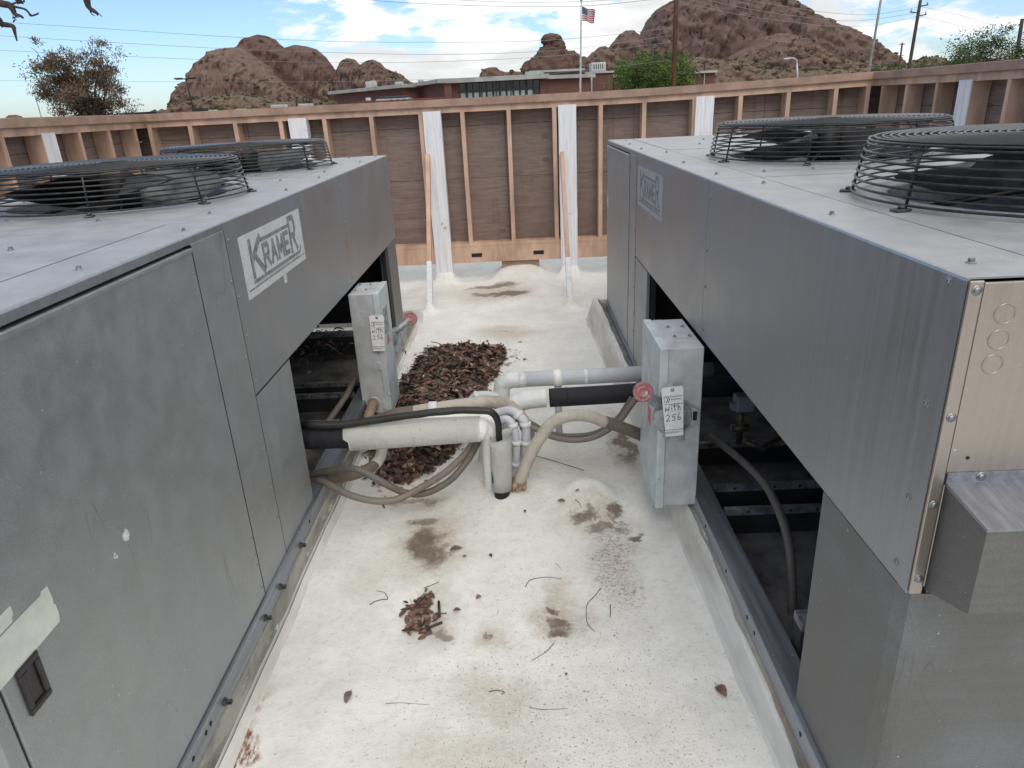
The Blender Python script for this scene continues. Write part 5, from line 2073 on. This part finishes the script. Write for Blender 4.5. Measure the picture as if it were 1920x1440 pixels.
spart('mullion', 'frame_dark', *[(lerp(xa, xb, k / 6) - .05, lerp(xa, xb, k / 6) + .05, 64.48, 64.54, GZ, zt) for k in range(1, 6)])
spart('sill_rail', 'frame_dark', (xa, xb, 64.47, 64.545, zm - .05, zm + .09))
xc = wp(1023, 150, y=64.5).x
spart('wall', 'brick', (xb + .02, xc, 64.3, 78, GZ, zt))
spart('roof', 'fascia', (d.x - .3, xc + .25, 63.6, 80, zt + .01, zt + .36))
spart('roof_light', 'panel_pale', (wp(985, 150, y=70).x, xc, 68, 70, zt + .4, zt + .75))
# dark glass entrance block
xd, xe = wp(997, 150, y=72).x, wp(1092, 150, y=72).x
spart('entrance', 'glass_dark', (xd, xe, 72, 84, GZ, 4.25))
spart('entrance_frame', 'frame_dark', *[(lerp(xd, xe, k / 5) - .04, lerp(xd, xe, k / 5) + .04, 71.94, 71.99, GZ, 4.25) for k in range(1, 5)], (xd, xe, 71.92, 71.985, 3.0, 3.07))
spart('roof', 'fascia', (xd - .2, xe + .2, 71.7, 84, 4.26, 4.44))
xf = wp(1150, 150, y=72).x
spart('wall', 'brick', (xe + .01, xf, 72.3, 84, GZ, 3.95))
spart('roof', 'fascia', (xe + .25, xf + .1, 72.1, 84, 3.96, 4.12))
spart('downpipe', 'panel_pale', (wp(1108, 150, y=72).x, wp(1111, 150, y=72).x, 72.1, 72.25, GZ, 3.95))
xg, xh = wp(1152, 150, y=80).x, wp(1340, 150, y=80).x
spart('wall', 'brick', (xg, xh, 80, 92, GZ, 3.7))
spart('roof', 'fascia', (xg - .2, xh + .15, 79.6, 92, 3.71, 3.92))
spart('window', 'glass_dark', (wp(1322, 150, y=80).x, wp(1333, 150, y=80).x, 79.9, 79.99, 1.6, 2.55))
spart('downpipe', 'panel_pale', (wp(1319, 150, y=80).x, wp(1320.5, 150, y=80).x, 79.8, 79.95, GZ, 3.7))


def rooftop(label, px0, px1, py0, py1, y, mat='unit_white', depth=1.2, framed=False):
    A, B = wp(px0, py1, y=y), wp(px1, py0, y=y)
    root = thing('rooftop_unit', label, 'air conditioner', ((A.x + B.x) / 2, y, min(A.z, B.z)), 'small units on far roofs')
    m = MB()
    z0, z1 = min(A.z, B.z), max(A.z, B.z)
    m.box(A.x, B.x, y, y + depth, z0, z1, .03)
    m.build('casing', M[mat], root)
    m = MB()
    w = (B.x - A.x)
    for k in range(5):
        x = A.x + w * (.15 + .15 * k)
        m.box(x, x + w * .06, y - .02, y - .001, z0 + (z1 - z0) * .2, z0 + (z1 - z0) * .8)
    m.build('grille', M['frame_dark' if framed else 'fascia'], root)
    m = MB()
    m.box(A.x - .05, B.x + .05, y - .05, y + depth + .05, z0 - .14, z0 - .002)
    m.build('stand', M['fascia'], root)
    return root


rooftop('pale boxy unit over the left end of the brick roof', 686, 694, 153, 163, 78)
rooftop('small round topped vent hood beside the leftmost boxy roof unit', 695, 702, 151, 161, 79)
rooftop('low white unit over the middle of the left brick wing', 741, 753, 153, 161, 74)
rooftop('pale vent on a neck above the corner of the brick wing', 784, 792, 149, 156, 68)
rooftop('small flat unit above the left end of the window band', 855, 866, 147, 152, 66)
rooftop('low white unit above the right part of the window band', 918, 932, 146, 151, 68)
rooftop('white tilted unit above the right end of the window band', 940, 958, 143, 148, 71)
rooftop('large pale framed unit on the roof right of the flagpole', 1109, 1136, 116, 133, 74, 'unit_white', 2.2, True)
rooftop('pale boxy unit just above the fence cap below the left butte', 508, 528, 196, 205, 45)
rooftop('pale boxy unit above the fence cap left of the brick building', 560, 578, 194, 203, 47)
rooftop('tiny white unit above the fence cap between butte and lamp', 443, 452, 204, 209, 52)
rooftop('low pale unit above the fence cap just right of the lamp pole', 380, 396, 206, 210, 52)
m = MB()
c = wp(372, 207, y=50)
m.box(c.x - .42, c.x + .42, 50, 50.6, c.z - .5, c.z + .12)
for k in range(5):
    m.box(c.x - .4 + .17 * k, c.x - .33 + .17 * k, 49.95, 49.998, c.z - .3, c.z + .05, 0)
tag(m.build('dark_louvre', M['black_pole']), 'small dark louvred box at the foot of the lamp pole', 'vent')
spikes = thing('post_cluster', 'cluster of thin dark posts above the fence left of the brick building', 'posts', wp(574, 201, y=90))
for px, t_ in ((556, 187), (569, 181), (575, 178), (581, 176), (585, 184)):
    A, B = wp(px, 206, y=90), wp(px - .4, t_, y=90)
    m = MB()
    m.tube([A, B], .10, 8)
    m.build('upright', M['black_pole'], spikes)
# low vehicle roof with arched windows and a red railing before the brick wing
bus = thing('parked_bus', 'pale blue grey bus like body with dark arched windows before the brick wing', 'vehicle', wp(735, 200, y=60))
A, B = wp(704, 192, y=60), wp(766, 178, y=60)
m = MB()
m.box(A.x, B.x, 60, 62.3, A.z - 1.9, B.z - .18, .12)
m.build('body', plain('pale_blue_grey_paint', (.23, .27, .31, 1), .45, .1, .1, 2), bus)
m = MB()
m.box(A.x + .35, B.x - .2, 60.1, 62.1, B.z - .178, B.z - .03, .05)
m.build('roof_rack', M['frame_dark'], bus)
for k in range(3):
    x = lerp(A.x, B.x, .40 + .19 * k)
    m = MB()
    pts = [(x, 59.975, B.z - .62), (x + .42, 59.975, B.z - .62)] + [(x + .21 + .21 * math.cos(q), 59.975, B.z - .40 + .14 * math.sin(q)) for q in [PI * i / 8 for i in range(9)]]
    m.prism(pts, (0, .024, 0))
    m.build('window', M['glass_dark'], bus)
rl = thing('railing', 'red brown slatted railing just above the fence cap before the brick wing', 'railing', wp(750, 200, y=56))
A, B = wp(660, 194, y=56), wp(832, 183, y=56)
m = MB()
m.tube([(A.x, 56, B.z - .02), (B.x, 56, B.z - .02)], .05, 6).tube([(A.x, 56, B.z - .9), (B.x, 56, B.z - .9)], .04, 6)
m.build('rail', M['red_rail'], rl)
m = MB()
for k in range(60):
    x = lerp(A.x, B.x, k / 59)
    m.box(x - .035, x + .035, 55.99, 56.03, B.z - 1.2, B.z - .04)
m.build('slats', M['red_rail'], rl)
A, B = wp(686, 189, y=63), wp(694, 183, y=63)
m = MB()
m.box(A.x, B.x, 63, 63.4, A.z, B.z, .02).box(A.x + .05, A.x + .15, 62.98, 62.999, A.z + .05, B.z - .05)
tag(m.build('meter_box', M['unit_white']), 'small white box on the left brick wall', 'box')

# ------------------------------------------------------------------ poles, lamps, flag


def pole(name, label, cat, px0, py0, px1, py1, y, r0, r1, mat, extend=True):
    B = wp(px0, py0, y=y)
    T = wp(px1, py1, y=y)
    d = (T - B)
    base = B + d * ((GZ - B.z) / d.z)
    root = thing(name, label, cat, base)
    m = MB()
    n = 10
    m.tube([base.lerp(T, k / n) for k in range(n + 1)], [lerp(r0, r1, k / n) for k in range(n + 1)], 14)
    m.build('shaft', M[mat], root)
    return root, base, T


fp, fb, ft = pole('flagpole', 'tall pale flagpole in front of the dark glass entrance', 'flagpole', 1088, 175, 1090, 2, 60, .11, .06, 'pale_pole')
m = MB()
m.blob(ft + Vector((0, 0, .10)), .11, 2, 0)
m.build('finial', M['pale_pole'], fp)


def flag_material():
    m, t, p = material('striped_flag')
    tc = t.n.new('ShaderNodeUVMap')
    sep = t.n.new('ShaderNodeSeparateXYZ')
    t.put(sep.inputs[0], tc.outputs[0])
    stripe = t.math('FRACT', t.math('MULTIPLY', sep.outputs[1], 6.5))
    red = t.math('LESS_THAN', t.math('FRACT', t.math('ADD', t.math('MULTIPLY', sep.outputs[1], 6.5), 0.0)), .5)
    c = t.mix(red, (.62, .60, .60, 1), (.33, .028, .040, 1))
    can = t.math('MULTIPLY', t.math('LESS_THAN', sep.outputs[0], .42), t.math('GREATER_THAN', sep.outputs[1], .4615))
    st = t.n.new('ShaderNodeTexVoronoi')
    st.inputs['Scale'].default_value = 1.0
    st.inputs['Randomness'].default_value = .0
    t.put(st.inputs['Vector'], t.vmath('MULTIPLY', tc.outputs[0], (16.0, 15.0, 1)))
    star = t.math('LESS_THAN', st.outputs['Distance'], .24)
    c = t.mix(can, c, t.mix(star, (.022, .028, .095, 1), (.5, .5, .55, 1)))
    t.put(p.inputs['Base Color'], c)
    p.inputs['Roughness'].default_value = .8
    return m


m = MB()
uvl = m.bm.loops.layers.uv.new('UVMap')
W_F, H_F = 1.5, .98
O = wp(1091.5, 13, y=60)
nu, nv = 26, 14
V = []
for i in range(nu + 1):
    row = []
    for j in range(nv + 1):
        u, v = i / nu, j / nv
        droop = u ** 1.3
        x = u * W_F * (.60 + .06 * v)
        z = -(1 - v) * H_F * (1 - .12 * u) - droop * .30 + .05 * math.sin(u * 7 + v * 2)
        y = .11 * math.sin(u * 9 + v * 2.2) * (.3 + u)
        row.append((m.bm.verts.new(O + Vector((x, y, z))), u, v))
    V.append(row)
for i in range(nu):
    for j in range(nv):
        q = (V[i][j], V[i + 1][j], V[i + 1][j + 1], V[i][j + 1])
        f = m.bm.faces.new([k[0] for k in q])
        f.smooth = True
        for lp, k in zip(f.loops, q):
            lp[uvl].uv = (k[1], k[2])
fl = m.build('flag', flag_material(), base=O)
tag(fl, 'red and white striped flag with a blue starred corner, hanging limp on the tall pole', 'flag')

wpole, wb, wt = pole('utility_pole', 'brown wooden utility pole rising behind the green tree', 'utility pole', 1263, 165, 1268, 0, 50, .165, .15, 'wood_pole')
wt2 = wt + (wt - wb).normalized() * 1.2
upole, ub, ut = pole('utility_pole', 'tall dark utility pole with short crossarms right of the big butte', 'utility pole', 1706, 118, 1726, 0, 90, .22, .17, 'old_pole')
m = MB()
for py, side in ((12, 1), (24, -1), (30, 1)):
    t_ = py / 118
    A = wp(lerp(1726, 1706, t_), py, y=90)
    m.tube([A, A + Vector((side * .95, 0, .12))], .06, 8)
m.build('crossarm', M['old_pole'], upole)
m = MB()
for py, side in ((12, 1), (24, -1), (30, 1)):
    t_ = py / 118
    A = wp(lerp(1726, 1706, t_), py, y=90)
    m.lathe([(0, 0), (.07, .02), (.09, .08), (.05, .16), (.08, .2), (.04, .28), (0, .3)], 10, A + Vector((side * .85, 0, .15)))
m.build('insulator', M['fascia'], upole)
tp, tb, tt = pole('thin_pole', 'slim leaning grey pole in front of the right end of the big butte', 'pole', 1629, 135, 1654, -14, 30, .052, .044, 'grey_pole')
sp_, sb, st_ = pole('utility_pole', 'short distant utility pole left of the tall crossarm pole', 'utility pole', 1685, 130, 1692, 80, 150, .2, .16, 'old_pole')
m = MB()
for py in (83, 104):
    A = wp(lerp(1692, 1685, (py - 80) / 50), py, y=150)
    m.tube([A - Vector((.6, 0, 0)), A + Vector((.6, 0, 0))], .07, 6)
m.build('crossarm', M['old_pole'], sp_)
rp, rb_, rt_ = pole('utility_pole', 'grey utility pole among the foliage at the right edge', 'utility pole', 1908, 92, 1917, 35, 60, .16, .13, 'old_pole')
lp, lb, lt = pole('lamp_post', 'dark lamp post with a flat twin head left of the butte', 'street lamp', 364, 208, 348, 148, 60, .085, .06, 'black_pole')
m = MB()
lt_ = lt
m.box(lt_.x - .75, lt_.x + .75, 59.9, 60.1, lt_.z - .03, lt_.z + .05, .02)
for s in (-1, 1):
    m.box(lt_.x + s * .55 - .28, lt_.x + s * .55 + .28, 59.8, 60.2, lt_.z + .0, lt_.z + .10, .03)
m.build('lamp_head', M['black_pole'], lp)
sl, sb2, sl_t = pole('street_lamp', 'pale curved street lamp before the right butte', 'street lamp', 1495, 140, 1494, 119, 70, .10, .08, 'pale_pole')
m = MB()
P = catmull([sl_t, sl_t + Vector((-.02, 0, .18)), sl_t + Vector((-.15, 0, .36)), sl_t + Vector((-.45, 0, .46)), sl_t + Vector((-.75, 0, .44))], 8)
m.tube(P, .055, 10)
m.build('arm', M['pale_pole'], sl)
m = MB()
m.blob(sl_t + Vector((-.95, 0, .43)), (.28, .14, .09), 2, .05)
m.build('lamp_head', M['unit_white'], sl)
tl, tlb, tlt = pole('lamp_post', 'short dark post beside the end of the brick building', 'post', 1321, 130, 1322, 115, 90, .10, .10, 'black_pole')

# power lines
GR = 'power lines across the sky'


def wire(label, pts, y, r, mat='wire_pale'):
    P = [wp(a, b, y=(c[0] if c else y)) for a, b, *c in pts]
    m = MB()
    m.tube(catmull(P, 10), r * .62, 6)
    tag(m.build('power_line', M[mat]), label, 'power line', GR)


wire('topmost of the four thin wires over the left butte', [(-60, 35), (0, 41), (200, 54), (430, 69), (640, 78), (800, 79), (960, 78), (1090, 71), (1266, 52)], 50, .020)
wire('second wire from the top over the left butte', [(-60, 62), (0, 67), (200, 79), (420, 91), (640, 99), (800, 102), (960, 99), (1090, 90), (1266, 65)], 50, .020)
wire('third wire from the top over the left butte, crossing its middle', [(-60, 90), (0, 94), (200, 104), (420, 113), (640, 117), (800, 116), (960, 110), (1090, 100), (1266, 78)], 50, .018)
wire('lowest faint wire over the left butte, level with the lamp head', [(-60, 149), (0, 151), (250, 153), (640, 153), (850, 147), (1000, 141), (1266, 112)], 50, .014)
wire('upper wire at the top edge of the picture above the flagpole', [(780, -6), (860, 0), (960, 4), (1040, 4), (1127, 1), (1266, -10)], 50, .022)
wire('lower wire at the top edge of the picture, crossing the flagpole', [(600, -14), (693, 0), (800, 7), (927, 11.5), (1040, 12), (1088, 11.5), (1160, 6), (1266, -6)], 50, .024)
wire('higher of the wires between the big butte and the crossarm pole', [(1268, -30, 50), (1400, 0, 60), (1473, 12, 70), (1558, 24, 80), (1640, 27, 85), (1722, 13, 90)], 50, .028)
wire('middle wire between the big butte and the crossarm pole', [(1268, -14, 50), (1400, 16, 60), (1500, 31, 70), (1580, 39, 80), (1640, 36, 85), (1718, 24, 90)], 50, .028)
wire('lowest wire between the big butte and the crossarm pole', [(1268, 2, 50), (1400, 30, 60), (1500, 43, 70), (1560, 49, 78), (1640, 47, 85), (1718, 31, 90)], 50, .028)
wire('upper wire falling away to the right of the crossarm pole', [(1726, 12), (1790, 26), (1860, 46), (1960, 78)], 90, .022)
wire('lower wire falling away to the right of the crossarm pole', [(1724, 30), (1780, 43), (1850, 64), (1960, 100)], 90, .022)

# ------------------------------------------------------------------ trees
M['bark'] = plain('dark_bark', (.060, .046, .038, 1), .95, 0, .25, 6, .5, 12, .2)
M['bark_pale'] = plain('grey_bark', (.13, .105, .085, 1), .95, 0, .25, 6, .4, 12, .2)
LEAVES = {
    'dead': [plain('dry_leaf_a', (.15, .115, .082, 1), .9, 0, .3, 1.5, spec=.1), plain('dry_leaf_b', (.11, .092, .068, 1), .9, 0, .3, 1.5, spec=.1), plain('dry_leaf_c', (.18, .125, .090, 1), .9, 0, .3, 1.5, spec=.1)],
    'green': [plain('green_leaf_a', (.080, .135, .034, 1), .8, 0, .3, 1.5, spec=.2), plain('green_leaf_b', (.125, .185, .050, 1), .8, 0, .3, 1.5, spec=.2), plain('green_leaf_c', (.048, .095, .022, 1), .8, 0, .3, 1.5, spec=.2)],
    'olive': [plain('olive_leaf_a', (.060, .088, .034, 1), .8, 0, .3, 1.5, spec=.2), plain('olive_leaf_b', (.095, .125, .052, 1), .8, 0, .3, 1.5, spec=.2), plain('olive_leaf_c', (.042, .062, .026, 1), .8, 0, .3, 1.5, spec=.2)],
}


def tree(name, label, base, top_c, rad, seed, leaves, bark, n_limb=9, n_leaf=5000, leaf_s=.16, droop=.3, r_trunk=.3, gaps=.35, clump=.9, tufts=120):
    """base: foot; top_c / rad: middle and half-sizes of the crown"""
    g = random.Random(seed)
    root = thing(name, label, 'tree', base)
    base, top_c, rad = Vector(base), Vector(top_c), Vector(rad)
    mb = MB()
    fork = base.lerp(Vector((lerp(base.x, top_c.x, .5), lerp(base.y, top_c.y, .5), top_c.z - rad.z * .75)), 1.0)
    tr = catmull([base, base.lerp(fork, .5) + Vector((g.uniform(-.2, .2), 0, 0)), fork], 6)
    mb.tube(tr, [lerp(r_trunk * 1.25, r_trunk * .8, i / (len(tr) - 1)) for i in range(len(tr))], 12)
    tips = []
    for k in range(n_limb):
        a = 2 * PI * (k + g.random() * .7) / n_limb
        el = g.uniform(-.1, 1.0)
        d = Vector((math.cos(a) * math.cos(el), math.sin(a) * math.cos(el), math.sin(el)))
        e = top_c + Vector((d.x * rad.x, d.y * rad.y, d.z * rad.z)) * g.uniform(.55, .9)
        mid = fork.lerp(e, .5) + Vector((g.uniform(-1, 1), g.uniform(-1, 1), g.uniform(.0, 1))) * rad.z * .18
        P = catmull([fork, mid, e], 6)
        r0 = r_trunk * g.uniform(.35, .6)
        mb.tube(P, [lerp(r0, r0 * .18, i / (len(P) - 1)) for i in range(len(P))], 8)
        tips.append(e)
        for q in range(6):
            s = P[g.randrange(3, len(P))]
            dd = Vector((g.gauss(0, 1), g.gauss(0, 1), g.gauss(.25, .7))).normalized()
            e2 = s + Vector((dd.x * rad.x, dd.y * rad.y, dd.z * rad.z)) * g.uniform(.25, .5)
            P2 = catmull([s, s.lerp(e2, .5) + Vector((0, 0, g.uniform(0, .12) * rad.z)), e2], 4)
            mb.tube(P2, [lerp(r0 * .3, r0 * .06, i / (len(P2) - 1)) for i in range(len(P2))], 5)
            tips += [e2, s.lerp(e2, .6)]
    mb.build('trunk', M[bark], root)
    mb = MB()
    cl = []
    tries = 0
    while len(cl) < tufts and tries < 20000:
        tries += 1
        if g.random() < .55:
            c = g.choice(tips) + Vector((g.gauss(0, .12) * rad.x, g.gauss(0, .12) * rad.y, g.gauss(0, .12) * rad.z))
        else:
            u = Vector((g.gauss(0, 1), g.gauss(0, 1), g.gauss(0, 1))).normalized() * g.random() ** .4
            c = top_c + Vector((u.x * rad.x, u.y * rad.y, u.z * rad.z))
        if noise.noise(c * (2.2 / max(rad)) + Vector((seed, 0, 0))) < -gaps + .05:
            continue
        cl.append(c)
    for c in cl:
        rr2 = clump * g.uniform(.5, 1.2)
        for k in range(n_leaf // tufts):
            o = Vector((g.gauss(0, .5), g.gauss(0, .5), g.gauss(0, .36))) * rr2
            p = c + o
            s = leaf_s * g.uniform(.5, 1.3)
            d = Vector((g.gauss(0, 1), g.gauss(0, 1), g.gauss(0, .7) - droop)).normalized()
            n2 = d.cross(Vector((g.gauss(0, 1), g.gauss(0, 1), g.gauss(0, 1)))).normalized()
            mi = g.choices((0, 1, 2), (4, 3, 2))[0]
            mb.poly([p - d * s * .5, p + n2 * s * .16, p + d * s * .5, p - n2 * s * .16], mi)
    mb.build('crown', LEAVES[leaves], root, recalc=False)
    return root


c = wp(152, 150, y=40)
tree('bare_tree', 'brown half bare tree standing alone at the far left', (c.x + .5, 40, GZ), (c.x, 40, c.z - .75), (2.7, 2.2, 2.4), 23, 'dead', 'bark', 13, 30000, .15, 1.0, .16, .05, .46, 300)
c = wp(1228, 138, y=55)
tree('green_tree', 'round bright green tree beside the brown utility pole', (c.x, 55, GZ), (c.x, 55, c.z - .75), (3.0, 2.6, 2.2), 5, 'green', 'bark', 10, 36000, .18, .35, .2, .55, .75, 320)
c = wp(1872, 104, y=26)
tree('mesquite_tree', 'wispy olive green tree spreading above the fence at the right', (c.x + .6, 26, GZ), (c.x + .35, 26, c.z - .45), (2.35, 1.8, 1.35), 9, 'olive', 'bark_pale', 13, 19000, .10, .1, .10, .02, .40, 260)
c = wp(1690, 128, y=120)
for k, (px, y, w, lab) in enumerate(((1660, 140, 3.0, 'low dark green shrub below the slim leaning pole'), (1740, 120, 3.4, 'low dark green shrub below the tall crossarm pole'), (1810, 60, 2.4, 'low olive shrub left of the wispy tree'))):
    c = wp(px, 126 - k * 6, y=y)
    tree('shrub', lab, (c.x, y, GZ), (c.x, y, c.z - 1.2), (w, 2, 2.0), 30 + k, 'olive', 'bark', 7, 3500, .3, .2, .12, .4, .8, 80)
for k, (px, y, w, lab) in enumerate(((480, 110, 2.6, 'low green tree top over the fence below the left butte'), (520, 130, 3.2, 'wider green tree top behind the boxy roof unit'), (410, 120, 1.6, 'small green bush top right of the lamp post'))):
    c = wp(px, 200, y=y)
    tree('small_tree', lab, (c.x, y, GZ), (c.x, y, c.z - 1.6), (w, 2, 1.9), 40 + k, 'olive', 'bark', 7, 3500, .3, .2, .12, .4, .7, 80)
# dark hedge line beside the left tree
c = wp(262, 212, y=60)
m = MB()
m.box(c.x - 1.35, c.x + .85, 60, 61, c.z - .35, c.z + .02, .02).box(c.x - 1.4, c.x + .9, 59.9, 61.1, c.z + .021, c.z + .07, .01)
tag(m.build('shade_canopy', plain('dark_green_canopy', (.022, .034, .028, 1), .7, 0, .2, 1)), 'small dark green flat roof right of the half bare tree', 'canopy')
m = MB()
c = wp(26, 221, y=300)
m.blob((c.x, 300, c.z - 3), (4.2, 4, 4.2), 3, .2, 1.5, 3)
tag(m.build('hill', M['rock_a']), 'tiny dark mound at the far left horizon', 'hill', None, 'structure')
c = wp(76, 218, y=70)
m = MB()
m.tube([Vector((c.x, 70, GZ)), wp(72, 200, y=70)], .05, 6).tube([wp(72, 200, y=70), wp(62, 172, y=70)], .03, 6)
tag(m.build('thin_pole', M['grey_pole']), 'thin pale pole at the left edge of the half bare tree', 'pole')

# bare branches reaching in at the top left corner, from a tree beside the camera
tb_ = thing('overhanging_tree', 'tree with bare dark branches reaching into the top left corner', 'tree', (-7.2, 7.4, GZ))
m = MB()
trunk_top = wp(-260, -120, y=7.2)
m.tube(catmull([(-7.6, 7.4, GZ), (-7.4, 7.4, -1), (-6.9, 7.2, 2), trunk_top], 6), [.2] * 8 + [.16] * 8 + [.1] * 3, 10)


def twigline(seq, r0, r1, y=7.0):
    P = catmull([wp(a, b, y=y) for a, b in seq], 5)
    m.tube(P, [lerp(r0, r1, i / (len(P) - 1)) for i in range(len(P))], 6)


twigline([(-260, -120), (-120, -40), (-30, -4), (4, 7), (16, 9), (24, 18), (28, 26), (38, 30), (44, 34)], .05, .008)
twigline([(14, 8), (30, 13), (46, 17), (54, 24), (58, 30), (72, 26)], .013, .005)
twigline([(54, 24), (60, 29), (66, 27), (73, 24)], .008, .004)
twigline([(18, 9), (34, 3), (40, -6)], .010, .005)
twigline([(22, 14), (26, 24), (32, 32)], .009, .004)
twigline([(-120, -10), (-40, 22), (-8, 34), (2, 44), (14, 47), (24, 49), (27, 58), (29, 66), (32, 77)], .04, .006)
twigline([(0, 34), (3, 44), (4, 52)], .012, .006)
twigline([(24, 49), (31, 53)], .007, .003)
twigline([(-260, -120), (0, -70), (120, -40), (158, -14), (163, 2), (166, 12), (172, 19), (180, 24), (184, 29)], .05, .006)
twigline([(163, 6), (170, 14), (177, 18), (191, 31)], .009, .003)
twigline([(166, 12), (171, 25), (178, 30)], .007, .003)
twigline([(28, -4), (38, 4), (42, 2)], .02, .006)
m.build('branch', M['bark'], tb_)
m = MB()
for a, b in ((34, 3), (26, 36), (38, 1), (40, 4)):
    p = wp(a, b, y=7.0)
    for k in range(4):
        leaf(m, p + Vector((random.gauss(0, .012), random.gauss(0, .012), random.gauss(0, .012))), .05, .02, random.uniform(0, 6), random.gauss(0, 1), random.gauss(0, 1), .2, 3)
m.build('dead_leaves', LC, tb_, recalc=False)

# ================================================================== SKY AND LIGHT
SUN_EL, SUN_AZ = R(46), R(168)            # azimuth clockwise from the view down the walkway
world = D.worlds.new('World')
sc.world = world
world.use_nodes = True
t = NT(world.node_tree)
bg = t.n['Background']
sky = t.n.new('ShaderNodeTexSky')
sky.sky_type = 'NISHITA'
sky.sun_disc = False
sky.sun_elevation = SUN_EL
sky.sun_rotation = SUN_AZ
sky.air_density = 1.0
sky.dust_density = .6
sky.ozone_density = 2.0
tc = t.n.new('ShaderNodeTexCoord')
dirv = tc.outputs['Generated']
sep = t.n.new('ShaderNodeSeparateXYZ')
t.put(sep.inputs[0], dirv)
dx, dy, dz = sep.outputs
flat = t.n.new('ShaderNodeCombineXYZ')
t.put(flat.inputs[0], t.math('MULTIPLY', dx, 1.0))
t.put(flat.inputs[1], t.math('MULTIPLY', dy, 1.0))
t.put(flat.inputs[2], t.math('MULTIPLY', dz, 3.4))
n1 = t.noise(flat.outputs[0], 6.5, 8, .56, .35)
n2 = t.noise(flat.outputs[0], 17, 6, .6, .2)
dens = t.math('ADD', t.math('MULTIPLY', n1, .78), t.math('MULTIPLY', n2, .22))
# clear on the left of the view, cloudier right of the butte, mostly overcast high up
cover = t.ramp(dx, -.36, -.18, -.085, .125)
cover = t.math('SUBTRACT', cover, t.ramp(dx, .16, .34, 0, .075))
cover = t.math('ADD', cover, t.ramp(dz, .15, .42, 0, .14))
cl = t.ramp(t.math('ADD', dens, cover), .51, .595)
shade = t.ramp(t.noise(t.vmath('ADD', flat.outputs[0], (0, 0, -.05)), 6.5, 6, .56, .35), .42, .66, 1.0, .72)
cc_ = t.n.new('ShaderNodeCombineXYZ')
lum = t.math('MULTIPLY', shade, 10.5)
t.put(cc_.inputs[0], t.math('MULTIPLY', lum, .985))
t.put(cc_.inputs[1], t.math('MULTIPLY', lum, .995))
t.put(cc_.inputs[2], lum)
skyc = t.mix(1.0, sky.outputs[0], (1.0, 1.15, 1.40, 1), 'MULTIPLY')
t.put(bg.inputs['Color'], t.mix(cl, skyc, cc_.outputs[0]))
bg.inputs['Strength'].default_value = .10

sd = D.lights.new('sun', 'SUN')
sun = D.objects.new('sun', sd)
col.objects.link(sun)
sd.energy = 1.25
sd.angle = R(34)
sd.color = (1.0, .94, .85)
sdir = Vector((math.sin(SUN_AZ) * math.cos(SUN_EL), math.cos(SUN_AZ) * math.cos(SUN_EL), math.sin(SUN_EL)))
sun.rotation_euler = sdir.to_track_quat('Z', 'Y').to_euler()
sun.location = (0, 0, 30)

sc.view_settings.view_transform = 'Standard'
sc.view_settings.look = 'None'
sc.view_settings.exposure = 0.16
sc.view_settings.gamma = 1
sc.view_settings.use_curve_mapping = False
